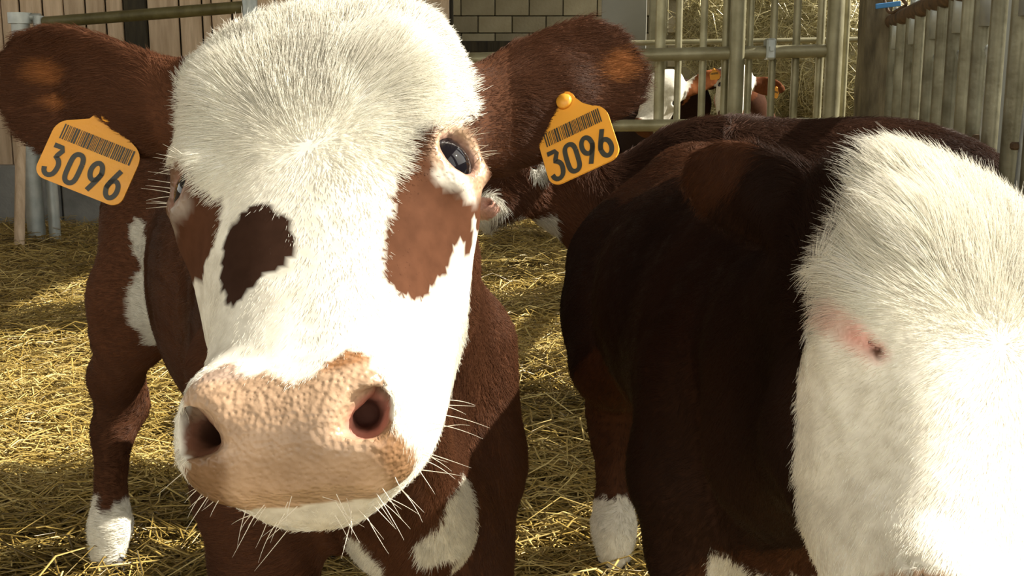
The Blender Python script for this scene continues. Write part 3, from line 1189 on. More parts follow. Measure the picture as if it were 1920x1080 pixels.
# ------------------------------------------------------------------ the front cow
def front_cow():
    # frame of the head
    R = cw((.9925, .1113, -.0497)); U = cw((-.0631, .8182, .5715)); Fv = cw((-.1043, .5641, -.8191))
    O = CAM + cw((-.113, .073, .6523)) - .010 * R
    H = Head(O, nrm(R), nrm(U), nrm(Fv))
    F0 = np.array([-.175, 1.20, 0]); hd = nrm(np.array([.44, -.76, 0])); sd = np.array([-hd[1], hd[0], 0])
    B = lambda a, s, z: F0 + hd * a + sd * s + np.array([0, 0, z])
    root = empty('cow', tuple(B(-.45, 0, 0)),
                 'brown heifer with a white blazed face filling the front, numbered tags in both ears', 'cow')
    fld = Field(axis(-1.05, .24, -.40, .12, .0042, .016), axis(.44, 2.45, .47, .84, .0042, .016), axis(-.005, 1.10, .66, 1.06, .0042, .014))
    # trunk
    Bx = np.array([hd, sd, (0, 0, 1)])
    fld.ellipsoid(B(-.10, 0, .585), Bx, (.26, .145, .235), .06)
    fld.ellipsoid(B(-.44, .01, .60), Bx, (.36, .13, .215), .06)
    fld.ellipsoid(B(-.84, 0, .655), Bx, (.17, .125, .175), .06)
    fld.capsule(B(-.02, 0, .80), B(-.85, 0, .80), .05, .05, .06)
    # neck
    fld.chain([(H.w(0, .10, -.115), .078), (np.array([-.13, .98, .74]), .085), (B(.04, 0, .66), .12)], .06)
    fld.chain([(H.w(0, -.01, -.15), .045), (np.array([-.125, .96, .60]), .05), (B(.14, 0, .46), .07)], .06)
    fld.chain([(H.w(0, .16, -.10), .06), (B(.10, 0, .82), .06), (B(-.1, 0, .80), .05)], .06)
    # legs: shoulder or thigh down to the pastern
    feet = []
    # front, photo's right and left
    for s_, dx, k_ in ((.105, np.array([.04, -.13, 0]), 0), (-.115, np.array([-.005, .02, 0]), 0)):
        g = np.sign(s_)
        leg(fld, [(B(.02, s_ * .95, .60), .085), (B(.02, s_ * 1.05, .48) + dx * .3, .068), (B(0, s_, .38) + dx * .6, .055), (B(.015, s_, .27) + dx * .9, .043),
                  (B(.012, s_, .225) + dx, .036), (B(.005, s_, .12) + dx, .026), (B(.01, s_, .095) + dx, .031), (B(.03, s_, .045) + dx, .027)])
        feet.append((B(.035, s_, 0) + dx, hd))
    for tgt in (np.array([-.748, 1.90, 0]), np.array([-.475, 1.93, 0])):
        g = 1 if tgt[0] > -.6 else -1
        top = B(-.82, g * .055 + .02, .60)
        st = tgt + np.array([.085 if g < 0 else .02, -.10, .48]); hk = tgt + np.array([.015, .09, .315])
        leg(fld, [(top, .085), (st * .5 + top * .5, .078), (st + np.array([0, .05, 0]), .056)], .05)
        leg(fld, [(st + np.array([0, .05, 0]), .054), (hk + np.array([0, -.03, .06]), .045), (hk, .042), (tgt + np.array([0, .065, .27]), .034), (tgt + np.array([0, .03, .13]), .027),
                  (tgt + np.array([0, .02, .095]), .034), (tgt + np.array([0, 0, .045]), .030)])
        feet.append((tgt + np.array([.005, -.012, 0]), np.array([.1, -1, 0])))
    put_head(fld, H, nx=-.006)
    # ears
    earR = put_ear(fld, P(905, 232, .775), P(1196, 92, .80), cw((.30, .95, .25)), curl=8, w=(.034, .042, .045, .044, .043, .040, .020))
    earL = put_ear(fld, P(322, 205, .775), P(-12, 150, .80), -cw((.10, .97, -.25)), curl=8, w=(.030, .036, .045, .050, .048, .040, .020))
    V, Q = keep_largest(*fld.mesh())
    N = vnormals(V, Q)
    body = mesh_obj('body', V, Q, M_SKIN, root)
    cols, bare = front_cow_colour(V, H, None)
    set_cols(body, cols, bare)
    for c, f in feet:
        put_hoof(root, c, f)
    eye(root, H, -1); eye(root, H, 1)
    ear_tag(root, P(168, 303, .765), cw((.925, -.37, .05)), cw((.37, .92, .12)), .0635, .046, 'orange ear tag in the ear at the left of the photo')
    ear_tag(root, P(1083, 270, .752), cw((.86, .37, -.32)), cw((-.30, .93, .45)), .0535, .046, 'orange ear tag in the ear at the right of the photo')
    n = front_cow_coat(root, V, Q, N, H, hd, None)
    print('front coat', n)
    face_hairs(root, V, N, H)
    return root, body, V, Q, N, H, B, cols, bare


PATCH_NOSE = [(-.0225, -.0237), (-.0109, -.033), (-.0043, -.0535), (-.0115, -.0687), (-.0267, -.0781), (-.0398, -.0861), (-.0476, -.0847), (-.0516, -.0654), (-.0498, -.043), (-.0428, -.0287), (-.0324, -.0257)]
PATCH_EYE_R = [(.0690, .0300), (.0755, .0290), (.0770, .0200), (.0850, .0170), (.0870, .0330), (.0968, .0400), (.15, .045), (.15, -.012), (.0925, -.012), (.0891, -.0224), (.0815, -.0401), (.072, -.0584), (.0635, -.0765), (.055, -.0893), (.0487, -.0832), (.0444, -.0635), (.046, -.046), (.0503, -.028), (.0539, -.0096), (.0594, .0083)]
PATCH_EYE_L = [(-.0866, .0354), (-.0817, .0284), (-.0732, .0104), (-.0526, -.0139), (-.0522, -.0247), (-.0605, -.04), (-.070, -.046), (-.078, -.04), (-.10, -.03), (-.15, -.02), (-.15, .04)]
PAD = [(-.0610, -.140), (-.0537, -.1365), (-.0385, -.1337), (-.0141, -.1416), (.0045, -.1507), (.02, -.14), (.0277, -.132), (.0394, -.1381), (.0476, -.148), (.0509, -.1647), (.0544, -.1783), (.07, -.186), (.06, -.23), (-.07, -.23), (-.066, -.183), (-.0566, -.1786), (-.0557, -.1681), (-.0592, -.1491)]


def front_cow_colour(V, H, hind):
    h = H.l(V)
    j = np.stack([wob(V, 140, 0), wob(V, 140, 1), wob(V, 140, 2)], 1) * .0022
    hj = h + j
    r, u, f = hj.T
    n = len(V)
    cols = np.tile(BROWN, (n, 1)) * (1 + .25 * wob(V, 9, 3))[:, None]
    bare = np.zeros(n)
    fth = np.interp(u, [-.2, -.12, -.06, 0, .06, .14, .22], [-.14, -.13, -.10, -.062, -.045, -.060, -.11])
    wid = np.interp(u, HW_U, HW_W) + .010 + .02 * ss(u, .0, -.04)
    face = (f > fth) & (np.abs(r) < wid) & (u > -.26) & (u < .24)
    cols[face] = WHITE
    ru = hj[:, :2]
    m = in_poly(ru, PATCH_NOSE) & face
    cols[m] = DBROWN * 1.15
    m = in_poly(ru, PATCH_EYE_R) & (f > -.12)
    cols[m] = BROWN * .95
    m = in_poly(ru, PATCH_EYE_L) & (f > -.12)
    cols[m] = BROWN * .9
    # pale skin round the eyes
    for g, am in ((1, .85), (-1, .2)):
        d = np.linalg.norm((h - np.array([g * .0835, .017, -.034])) / np.array([.022, .025, .03]), axis=1)
        cols = mixc(cols, TAN * 1.2, ss(d, 1.12, .9) * am)
        low = np.linalg.norm((h - np.array([g * .0820, -.003, -.036])) / np.array([.015, .007, .025]), axis=1)
        cols = mixc(cols, WHITE * .95, ss(low, 1.2, .8) * am)
        cols = mixc(cols, PINK * .55, ss(d, .85, .70) * .9)
        bare = np.maximum(bare, ss(d, 1.15, .9))
    # naked muzzle
    pad = in_poly(h[:, :2] + j[:, :2] * 1.6, PAD) & (h[:, 2] > -.050)
    pt = TAN * (1 + .16 * wob(V, 60, 4))[:, None] * np.array([1, 1, 1])
    cols[pad] = pt[pad]
    bare[pad] = 1
    def spot(c, rad, col, am):
        d = np.linalg.norm((h[:, :2] + j[:, :2] - np.array(c)) / np.array(rad), axis=1)
        return mixc(cols, col, ss(d, 1.15, .55) * am * pad)
    cols = spot((.026, -.138), (.016, .010), np.array([.30, .13, .045]), .85)
    cols = spot((-.050, -.188), (.016, .016), np.array([.17, .085, .035]), .75)
    cols = spot((.052, -.184), (.013, .014), np.array([.24, .12, .05]), .8)
    cols = spot((-.035, -.138), (.022, .006), np.array([.42, .32, .27]), .7)
    cols = spot((.002, -.150), (.014, .008), np.array([.30, .19, .11]), .6)
    # white chin, throat and chest splashes
    chin = (h[:, 2] < -.046 + .002 * wob(V, 120, 2)) & (h[:, 1] < -.11) & (h[:, 2] > -.14) & (np.abs(h[:, 0]) < .08)
    cols[chin] = WHITE; bare[chin] = 0
    # inside of the nostrils
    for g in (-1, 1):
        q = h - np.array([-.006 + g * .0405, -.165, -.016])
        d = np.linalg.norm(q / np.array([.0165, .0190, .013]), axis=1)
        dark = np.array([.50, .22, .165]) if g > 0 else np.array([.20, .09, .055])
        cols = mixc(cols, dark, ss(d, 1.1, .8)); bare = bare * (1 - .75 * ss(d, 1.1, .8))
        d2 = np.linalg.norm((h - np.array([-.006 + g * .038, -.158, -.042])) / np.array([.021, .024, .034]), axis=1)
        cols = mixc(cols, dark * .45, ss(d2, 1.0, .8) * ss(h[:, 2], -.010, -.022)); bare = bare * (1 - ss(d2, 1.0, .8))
    # legs and belly
    lo = V[:, 2]
    sock = (lo < .150 + .012 * wob(V, 60, 1)) & (V[:, 1] > 1.6)
    cols[sock] = WHITE * .92
    for c, rad in ((P(835, 965, 1.10), (.036, .06, .046)), (P(880, 1045, 1.12), (.018, .05, .035)), (P(690, 1030, 1.14), (.026, .08, .07)), (P(560, 1115, 1.25), (.03, .05, .03))):
        cols[blob(V, c, rad, 55, .22)] = WHITE * .9
    # white streak along the flank in front of the far hind leg
    for a, b2, z in (((247, 440), (268, 500), 1.75), ((268, 500), (255, 600), 1.75), ((255, 600), (265, 720), 1.75)):
        pa, pb = P(*a, z), P(*b2, z)
        ab = pb - pa
        t = np.clip(((V - pa) @ ab) / ab.dot(ab), 0, 1)
        d = (V - pa) - t[:, None] * ab
        d[:, 1] *= .12
        cols[(np.linalg.norm(d, axis=1) + .008 * wob(V, 50, 3)) < .022] = WHITE * .75
    # orange glow of light through the thin ear hollows, painted into the colour
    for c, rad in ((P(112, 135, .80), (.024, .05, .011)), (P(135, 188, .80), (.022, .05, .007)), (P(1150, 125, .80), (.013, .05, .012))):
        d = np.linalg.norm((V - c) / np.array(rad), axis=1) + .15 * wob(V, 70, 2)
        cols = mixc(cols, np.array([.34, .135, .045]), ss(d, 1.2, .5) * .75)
    return np.clip(cols, 0.003, 0.9), bare


def front_cow_coat(root, V, Q, N, H, hd, hind):
    p, n = coat_roots(V, Q, N, 1150000)
    jit = rng.normal(size=p.shape) * .0015
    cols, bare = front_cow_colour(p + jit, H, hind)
    hl = H.l(p); keep = (bare < rng.random(len(p)) * .6 + .2) & ~(np.linalg.norm((np.abs(hl + np.array([.006, 0, 0])) - np.array([.039, .163, .02])) / np.array([.018, .02, .03]), axis=1) < 1)
    p, n, cols = p[keep], n[keep], cols[keep]
    h = H.l(p); r, u, f = h.T
    R, U, Fv = H.A
    # flow: out from the whorl on the face, backwards on the neck and body
    dw = np.stack([r - .001, u - .012], 1)
    rho = np.linalg.norm(dw, axis=1) + 1e-6
    dwn = dw / rho[:, None]
    fd = dwn[:, :1] * R + dwn[:, 1:] * U - Fv * .25
    onface = ss(f, -.12, -.06) * ss(u, .30, .2) * ss(np.abs(r), .13, .11)
    bd = np.tile(-hd * .6 + np.array([0, 0, -.8]), (len(p), 1))
    neck = ss(p[:, 1], 1.15, .8)[:, None]
    bd = bd * (1 - neck) + neck * (np.array([0, .6, 0]) + np.stack([np.sign(r) * .5, 0 * r, -.35 + 0 * r], 1))
    ear = ss(np.abs(r), .125, .15)[:, None]
    bd = bd * (1 - ear) + ear * (np.sign(r)[:, None] * R + U * .15)
    d = fd * onface[:, None] + bd * (1 - onface[:, None])
    d = d + .22 * np.stack([wob(p, 45, 0), wob(p, 45, 1), wob(p, 45, 2)], 1) + .16 * np.stack([wob(p, 130, 3), wob(p, 130, 4), wob(p, 130, 5)], 1)
    d = tangent(d, n)
    top = ss(u, -.03, .06)
    L = .0055 + (.013 * ss(rho, .01, .07) + .004) * top
    L = L * (1 - .55 * ss(np.abs(r), .055, .085))
    L = L * onface + (1 - onface) * .012
    L = L * (1 - ear[:, 0]) + ear[:, 0] * .011
    dark = cols.mean(1) < .3
    L = np.where(dark & (onface > .5), L * .55, L)
    L = L * rng.uniform(.6, 1.25, len(p))
    lift = .16 + .20 * top * onface + .10 * (1 - onface)
    v = rng.uniform(.80, 1.12, len(p)) * (1 + .10 * wob(p, 70, 5))
    dist = np.linalg.norm(p - CAM, axis=1)
    hair('coat', root, p, d, n, L, np.clip(cols * v[:, None] * 1.08, 0, .92), .00017 * np.maximum(1, dist / .75), lift=lift, curl=.16)
    return len(p)
def face_hairs(root, V, N, H):
    """whiskers round the muzzle and pale lashes over the eyes"""
    rr = np.random.default_rng(17)
    h = H.l(V); r, u, f = h.T
    m = np.nonzero((u < -.125) & (u > -.20) & (f < -.030) & (f > -.080) & ((np.abs(r) > .050) | (u < -.176)) & (np.abs(r) < .08))[0]
    i = rr.choice(m, 70, replace=False)
    p, n = V[i], N[i]
    d = n * .75 + H.A[0] * (np.sign(r[i]) * .45)[:, None] - H.A[1] * .25 + rr.normal(size=p.shape) * .28
    d = nrm(d)
    hair('whiskers', root, p, d, n, rr.uniform(.007, .024, len(p)) * (1 + .5 * (r[i] > .03)), None, .00022, lift=.0, curl=.25, npts=6, mat=M_WHISK, droop=.15)
    P_, D_, L_ = [], [], []
    for g in (-1, 1):
        ed = nrm(H.d(g * .80, .08, .60)); up = nrm(H.d(0, 1, 0) - ed * ed.dot(H.d(0, 1, 0))); sd = np.cross(ed, up)
        c = H.w(g * .0835, .019, -.030)
        for k in range(34):
            t = rr.uniform(-1, 1)
            P_.append(c + sd * .021 * t + up * (.0195 * (1 - t * t) + .001) + ed * (.005 - .004 * t * t))
            D_.append(nrm(ed * .9 + sd * t * .45 - up * rr.uniform(.0, .5) + rr.normal(size=3) * .12)); L_.append(rr.uniform(.012, .024))
    P_, D_ = np.array(P_), np.array(D_)
    hair('eyelashes', root, P_, D_, np.tile(H.A[1], (len(P_), 1)), np.array(L_), None, .00030, lift=.15, curl=.15, npts=6, mat=M_WHISK)
# ------------------------------------------------------------------ the other cattle
def turned_frame(face, yaw, roll):
    """head frame from face tilt (up, away), turned by yaw about the vertical and rolled; as seen by the photographer"""
    U = np.array([0, face[0], face[1]]); U = U / np.linalg.norm(U)
    F = np.array([0, U[2], -U[1]]); R = np.array([1.0, 0, 0])
    c, s = math.cos(yaw), math.sin(yaw)
    rt = lambda v: np.array([v[0] * c - v[2] * s, v[1], v[0] * s + v[2] * c])
    R, U, F = rt(R), rt(U), rt(F)
    c, s = math.cos(roll), math.sin(roll)
    U, R = U * c + R * s, R * c - U * s
    return cw(R), cw(U), cw(F)


def frame_from(poll, muzzle, face):
    U = nrm(np.asarray(poll) - np.asarray(muzzle))
    F = np.asarray(face, float); F = nrm(F - U * U.dot(F))
    R = np.cross(U, F)
    return R, U, F


def body_prims(fld, B, Bx, H, half=.19, hl=.0, neck_mid=None, throat=None, s=1.0, hind=((-.86, .11), (-.86, -.11)), fore=((.0, .10), (.0, -.10)), length=.86, zback=.80, drop=0.0):
    zs = zback / .80
    fld.ellipsoid(B(-.12, 0, .575 * zs), Bx, (.28, half * .92, .235 * zs), .06)
    fld.ellipsoid(B(-.46, 0, .59 * zs), Bx, (.42, half * 1.05, .225 * zs), .06)
    fld.ellipsoid(B(-length + .02, 0, .64 * zs - drop), Bx, (.22, half * .92, .18 * zs), .06)
    fld.capsule(B(-.02, 0, zback - .045), B(-length, 0, zback - .035 - drop), .05, .05, .07)
    hs = H.s
    a = H.w(0, .10, -.115); b = B(.05, 0, .66 * zs)
    mid = (a + b) / 2 + np.array([0, 0, .03]) if neck_mid is None else np.asarray(neck_mid)
    fld.chain([(a, .078 * hs), (mid, .10), (b, .135)], .06)
    a2 = H.w(0, -.01, -.15); b2 = B(.10, 0, .48 * zs)
    mid2 = (a2 + b2) / 2 if throat is None else np.asarray(throat)
    fld.chain([(a2, .045 * hs), (mid2, .06), (b2, .08)], .06)
    fld.chain([(H.w(0, .14, -.11), .055 * hs), (mid + np.array([0, 0, .05]), .055), (B(-.1, 0, zback - .06), .05)], .06)
    feet = []
    for a_, s_ in fore:
        leg(fld, [(B(.0 + a_, s_ * .95, .60 * zs), .09), (B(.0 + a_, s_ * 1.1, .48 * zs), .075), (B(-.01 + a_, s_ * 1.05, .38 * zs), .057), (B(.005 + a_, s_, .27 * zs), .044),
                  (B(a_, s_, .225 * zs), .038), (B(-.005 + a_, s_, .12), .028), (B(a_, s_, .095), .034), (B(.015 + a_, s_, .045), .03)])
        feet.append(B(.02 + a_, s_, 0))
    for a_, s_ in hind:
        top = B(-length + .02, s_ * .75, .60 * zs); st = B(a_ + .13, s_ * 1.1, .47 * zs); hk = B(a_ - .085, s_, .315 * zs)
        leg(fld, [(top, .13), (top * .5 + st * .5, .105), (st, .075)], .05)
        leg(fld, [(st, .07), (hk + (B(.03, 0, .06) - B(0, 0, 0)), .048), (hk, .044), (B(a_ - .06, s_, .27 * zs), .036), (B(a_ - .03, s_, .13), .030), (B(a_ - .015, s_, .095), .036), (B(a_, s_, .045), .032)])
        feet.append(B(a_ + .008, s_, 0))
    return feet


def tail(root, pts, r0, r1, mat_col):
    m = MB(); q = round_path(pts, 3); m.tube(q, np.linspace(r0, r1, len(q)), 10)
    o = m.build('tail', M_SKIN, root)
    set_cols(o, np.tile(mat_col, (len(m.v), 1)), np.zeros(len(m.v)))
    return o


def right_cow():
    R, U, Fv = turned_frame((math.cos(math.radians(24)), math.sin(math.radians(24))), math.radians(26), math.radians(22))
    W = P(1872, 650, .735)
    H = Head(W - (.012 * U + .004 * Fv) * 1.04, R, U, Fv, 1.04)
    F0 = np.array([.335, 1.22, 0]); hd = np.array([0, -1.0, 0]); sd = np.array([1.0, 0, 0])
    Bx = np.array([hd, sd, (0, 0, 1)])
    B = lambda a, s, z: F0 + hd * a + sd * s + np.array([0, 0, z])
    root = empty('cow', tuple(B(-.4, 0, 0)), 'dark brown heifer with a plain white face and closed eye at the right edge', 'cow')
    fld = Field(axis(.02, .78, .12, .50, .0048, .015), axis(.44, 2.35, .60, 1.0, .0048, .015), axis(-.005, 1.02, .50, .95, .0048, .014))
    feet = body_prims(fld, B, Bx, H, .195, neck_mid=(.305, 1.06, .635), throat=(.27, 1.03, .54), hind=((-.69, -.145), (-.72, .13)), fore=((.0, -.108), (.03, .10)), length=.76, zback=.765)
    put_head(fld, H, closed=(-1,), detail=True)
    fld.capsule(H.w(-.090, .010, -.032), H.w(-.0735, -.009, -.0215), .0018, .0025, .004, 'sub')
    fld.ellipsoid(B(.03, 0, .43), Bx, (.13, .11, .15), .06)
    fld.ellipsoid(B(.10, .01, .39), Bx, (.06, .05, .09), .05)
    # pin bones beside the tail head
    fld.capsule(B(-.85, -.03, .755), B(-.72, 0, .74), .030, .05, .05)
    put_ear(fld, P(1565, 425, .88), P(1278, 322, .94), cw((.34, -.93, .1)), curl=-5, w=(.028, .036, .041, .043, .043, .037, .016))
    put_ear(fld, H.w(.085, .10, -.075), H.w(.235, .085, -.10), H.A[1], s=1.0, curl=7)
    V, Q = keep_largest(*fld.mesh())
    N = vnormals(V, Q)
    body = mesh_obj('body', V, Q, M_SKIN, root)
    slit0, slit1 = H.w(-.098, .0190, -.040), H.w(-.0735, -.0090, -.0215)

    def colour(V):
        h = H.l(V); j = np.stack([wob(V, 120, 0), wob(V, 120, 1), wob(V, 120, 2)], 1) * .0025
        r, u, f = (h + j).T
        n = len(V)
        cols = np.tile(DBROWN * .9, (n, 1)) * (1 + .25 * wob(V, 9, 3))[:, None]
        bare = np.zeros(n)
        fth = np.interp(u, [-.2, -.12, -.06, 0, .06, .14, .22], [-.17, -.115, -.10, -.082, -.055, -.024, -.05])
        face = (f > fth) & (np.abs(r) < .13) & (u < .25)
        earm = (np.abs(r) > .115) & (u > -.02)
        cols = mixc(cols, BROWN * .75, earm * 1.0)  # ear lifted to a lighter brown, standing in for light on it
        cols[face] = WHITE
        # closed lids
        ab = slit1 - slit0; t = np.clip(((V - slit0) @ ab) / ab.dot(ab), 0, 1)
        d = np.linalg.norm((V - slit0) - t[:, None] * ab, axis=1) + .003 * wob(V, 90, 2)
        am = np.interp(t, [0, .35, .6, 1], [.35, .6, 1, .9])
        cols = mixc(cols, np.array([.62, .30, .24]), ss(d, .012, .003) * am)
        dd = np.linalg.norm(V - H.w(-.0745, -.0095, -.0215), axis=1)
        cols = mixc(cols, np.array([.10, .05, .03]), ss(dd, .006, .002))
        bare = np.maximum(ss(d, .009, .004) * .9 * (t > .25), ss(dd, .010, .005))
        # naked muzzle
        pad = (u < -.152) & (f > -.05)
        cols[pad] = TAN; bare = np.where(pad, 1, bare)
        sock = (V[:, 2] < .150 + .012 * wob(V, 60, 1))
        cols[sock] = WHITE * .9
        cols[(V[:, 2] < .402 + .012 * wob(V, 50, 1)) & (V[:, 1] < 1.28) & (np.abs(V[:, 0] - F0[0] + .045) < .07) & (V[:, 2] > .2)] = WHITE * .9
        return np.clip(cols, .003, .9), bare
    cols, bare = colour(V)
    set_cols(body, cols, bare)
    for c in feet:
        put_hoof(root, c, hd)
    eye(root, H, 1)
    tail(root, [B(-.82, 0, .775), B(-.90, .01, .74), B(-.93, .02, .60), B(-.92, .03, .35)], .024, .014, DBROWN)
    p, n = coat_roots(V, Q, N, 900000, near=.68)
    c2, b2 = colour(p + rng.normal(size=p.shape) * .0018)
    keep = b2 < rng.random(len(p)) * .6 + .2
    p, n, c2 = p[keep], n[keep], c2[keep]
    h = H.l(p); r, u, f = h.T
    dw = np.stack([r, u - .012], 1); rho = np.linalg.norm(dw, axis=1) + 1e-6; dw = dw / rho[:, None]
    on = ss(f, -.13, -.07) * ss(u, .30, .2) * ss(np.abs(r), .14, .12)
    d = (dw[:, :1] * H.A[0] + dw[:, 1:] * H.A[1] - H.A[2] * .35) * on[:, None] + (1 - on[:, None]) * np.array([-.15, .6, -.7])
    d = d + .25 * np.stack([wob(p, 40, 0), wob(p, 40, 1), wob(p, 40, 2)], 1) + .18 * np.stack([wob(p, 120, 3), wob(p, 120, 4), wob(p, 120, 5)], 1)
    d = tangent(d, n)
    low = ss(u, -.01, .06)
    L = (.0065 + (.017 * ss(rho, .01, .07) + .004) * low) * on + (1 - on) * .012
    L = L * rng.uniform(.6, 1.3, len(p))
    v = rng.uniform(.82, 1.12, len(p)) * (1 + .10 * wob(p, 60, 5))
    dist = np.linalg.norm(p - CAM, axis=1)
    hair('coat', root, p, d, n, L, np.clip(c2 * v[:, None] * 1.08, 0, .92), .00018 * np.maximum(1, dist / .7), lift=.2 + .2 * low * on, curl=.18)
    print('right coat', len(p))
    return V, Q, H


def far_cow(name, label, H, F0, hd, colour, cell, lo, hi, ears=(), hairs=0, hlen=.015, half=.19, zback=.80, fine=None, eyes=True, face=None, **kw):
    hd = nrm(np.array([hd[0], hd[1], 0.0])); sd = np.array([-hd[1], hd[0], 0])
    Bx = np.array([hd, sd, (0, 0, 1)])
    F0 = np.asarray(F0, float)
    B = lambda a, s, z: F0 + hd * a + sd * s + np.array([0, 0, z])
    root = empty(name, tuple(B(-.4, 0, 0)), label, 'cow')
    hp = np.array([H.w(r, u, f) for r in (-.13, .13) for u in (-.2, .23) for f in (-.18, .02)])
    a, b = hp.min(0), hp.max(0)
    ax = [axis(lo[k], hi[k], a[k], b[k], cell, .022) for k in range(3)]
    fld = Field(*ax)
    feet = body_prims(fld, B, Bx, H, half, zback=zback, **kw)
    put_head(fld, H, detail=True)
    for e in ears:
        put_ear(fld, *e[:3], s=e[3], curl=7, th=.013 if cell > .009 else .008)
    V, Q = keep_largest(*fld.mesh()); N = vnormals(V, Q)
    body = mesh_obj('body', V, Q, M_SKIN, root)
    cols, bare = colour(V, H, B); set_cols(body, np.clip(cols, .003, .9), bare)
    for c in feet:
        put_hoof(root, c, hd)
    eye(root, H, -1); eye(root, H, 1)
    tl = kw.get('length', .86)
    tail(root, [B(-tl - .10, 0, zback - .10), B(-tl - .17, .01, zback - .16), B(-tl - .20, .02, .5), B(-tl - .19, .03, .3)], .026, .014, DBROWN)
    if hairs:
        p, n = coat_roots(V, Q, N, hairs, near=3.0, cap=1.2)
        c2, b2 = colour(p, H, B)
        d = np.tile(-hd * .7 + np.array([0, 0, -.55]), (len(p), 1))
        if face is not None:
            h = H.l(p); on = ss(h[:, 2], -.14, -.08)[:, None]
            d = d * (1 - on) + on * (-H.A[1] * .2 - H.A[2] * .6)
        d = d + .45 * np.stack([wob(p, 22, 0), wob(p, 22, 1), wob(p, 22, 2)], 1)
        d = tangent(d, n)
        k = b2 < .5
        v = rng.uniform(.8, 1.15, len(p))
        hair('coat', root, p[k], d[k], n[k], (hlen * rng.uniform(.6, 1.3, len(p)))[k], np.clip(c2 * v[:, None], 0, .92)[k], .0007, lift=.42, curl=.2)
        print(name, len(p))
    return root, B, H


def back_cow():
    mz, pl = P(888, 388, 2.86), P(1005, 236, 2.98)
    H = Head(mz + nrm(pl - mz) * .185 * .88, *frame_from(pl, mz, (-.75, -.55, .45)), s=.88)
    def colour(V, H, B):
        h = H.l(V); r, u, f = h.T
        cols = mixc(np.tile(DBROWN * 1.7, (len(V), 1)), BROWN * 1.25, ss(V[:, 0], .30, .15)) * (1 + .25 * wob(V, 9, 3))[:, None]
        bare = np.zeros(len(V))
        tip = (u < -.125 + .012 * wob(V, 40, 1)) & (f > -.06) & (np.abs(r) < .09)
        cols[tip] = WHITE * .95
        pad = (u < -.150) & (f > -.045) & (np.abs(r) < .09)
        cols[pad] = PINK * 1.1; bare[pad] = 1
        cols[blob(V, H.w(-.07, .03, -.06), (.03, .06, .025), 40, .3)] = WHITE * .8
        cols[blob(V, H.w(.07, .03, -.06), (.03, .06, .025), 40, .3)] = WHITE * .8
        thr = (f < -.085 - (u + .16) * .75) & (u < .12) & (u > -.24) & (f > -.36) & (np.abs(r) < .1) & (V[:, 0] < .12)
        cols[thr & (f < -.13 - (u + .1) * .9)] = WHITE * .8
        return cols, bare
    ears = tuple((H.w(g * .085, .10, -.075), H.w(g * .22, .09, -.10), H.A[1] * g, .85) for g in (1, -1))
    far_cow('cow', 'brown cow standing behind, seen from the side with its pink nose at the left', H, (.52, 3.05, 0), (-1, .06), colour, .008,
            (-.25, 2.55, -.005), (1.45, 3.45, 1.12), ears=ears, hairs=60000, hlen=.028, half=.20, zback=.80, length=.54, hind=((-.50, .11), (-.52, -.11)), face=1, drop=.05,
            neck_mid=(.28, 3.03, .57), throat=(.24, 3.0, .50))


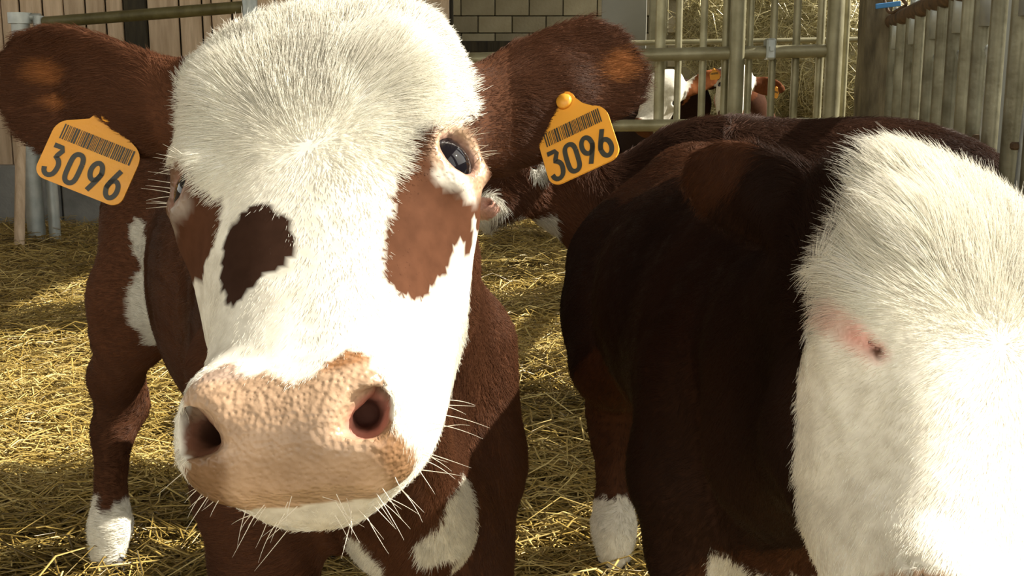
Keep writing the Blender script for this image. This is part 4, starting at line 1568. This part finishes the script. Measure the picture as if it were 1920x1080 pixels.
def calves():
    # white faced calf with its nose lowered to the left
    mz, pl = PY(1203, 243, 5.62), PY(1276, 100, 5.78)
    H = Head(mz + nrm(pl - mz) * .19, *frame_from(pl, mz, (-.25, -1, .35)), s=1.0)
    def colour(V, H, B):
        h = H.l(V); r, u, f = h.T
        cols = np.tile(DBROWN * .7, (len(V), 1)); bare = np.zeros(len(V))
        ear = (np.abs(r) > .10) & (f > -.15) & (u < .3) & (np.abs(r) < .35)
        cols[ear & (u > -.05)] = np.array([.22, .075, .025])  # backlit orange glow of the ears, put into their colour
        face = (f > -.115) & (np.abs(r) < .115) & (u > -.15) & (u < .25)
        cols[face] = WHITE
        cols[(u < -.135) & (f > -.2) & (np.abs(r) < .09)] = np.array([.14, .06, .03])
        cols[blob(V, PY(1168, 195, 6.0), (.07, .3, .10), 12, .2)] = WHITE * .8
        return cols, bare
    ears = ((H.w(.085, .10, -.06), PY(1358, 132, 5.80), (0, 0, 1.0), .95), (H.w(-.085, .10, -.06), PY(1182, 158, 5.80), (0, 0, -1.0), .95))
    r1 = far_cow('calf', 'calf with a white face and ears tinted a backlit orange, nose dipping left behind the back rail', H, (.95, 6.18, 0), (.22, -1), colour, .0105,
            (.35, 5.45, -.005), (1.75, 7.3, 1.3), ears=ears, half=.17, zback=.86, neck_mid=(.96, 5.98, .82), throat=(.96, 5.95, .66))
    ear_tag(r1[0], PY(1340, 142, 5.74), (1, 0, .15), (-.15, 0, 1), .05, .04, digits='')
    mz, pl = PY(1372, 226, 5.68), PY(1388, 122, 5.84)
    H2 = Head(mz + nrm(pl - mz) * .19, *frame_from(pl, mz, (.15, -1, .4)), s=.95)
    def colour2(V, H, B):
        h = H.l(V); r, u, f = h.T
        cols = np.tile(BROWN * .55, (len(V), 1)); bare = np.zeros(len(V))
        ear = (np.abs(r) > .10) & (u > -.05) & (f > -.15) & (u < .3) & (np.abs(r) < .35)
        cols[ear] = np.array([.12, .04, .015])
        face = (f > -.12) & (np.abs(r) < .11) & (u > -.25) & (u < .25)
        cols[face] = WHITE
        cols[(f < -.10) & (u < .02) & (u > -.2) & (np.abs(r) < .12)] = PINK * 1.05
        cols[(u < -.140) & (f > -.06) & (np.abs(r) < .09)] = np.array([.12, .06, .045])
        return cols, bare
    ears = ((H2.w(.085, .09, -.06), PY(1474, 168, 5.86), (0, 0, 1.0), .95), (H2.w(-.085, .09, -.06), PY(1322, 160, 6.02), (0, 0, -1.0), .95))
    r2 = far_cow('calf', 'calf with a white face half hidden by the thick upright, dark ear to its right', H2, (1.37, 6.3, 0), (-.18, -1), colour2, .0105,
            (.75, 5.5, -.005), (1.85, 7.3, 1.3), ears=ears, half=.16, zback=.84, neck_mid=(1.27, 6.05, .82), throat=(1.27, 6.02, .66))
    ear_tag(r2[0], PY(1452, 176, 5.80), (1, 0, -.3), (.3, 0, 1), .045, .04, digits='')


front_cow()
right_cow()
back_cow()
calves()
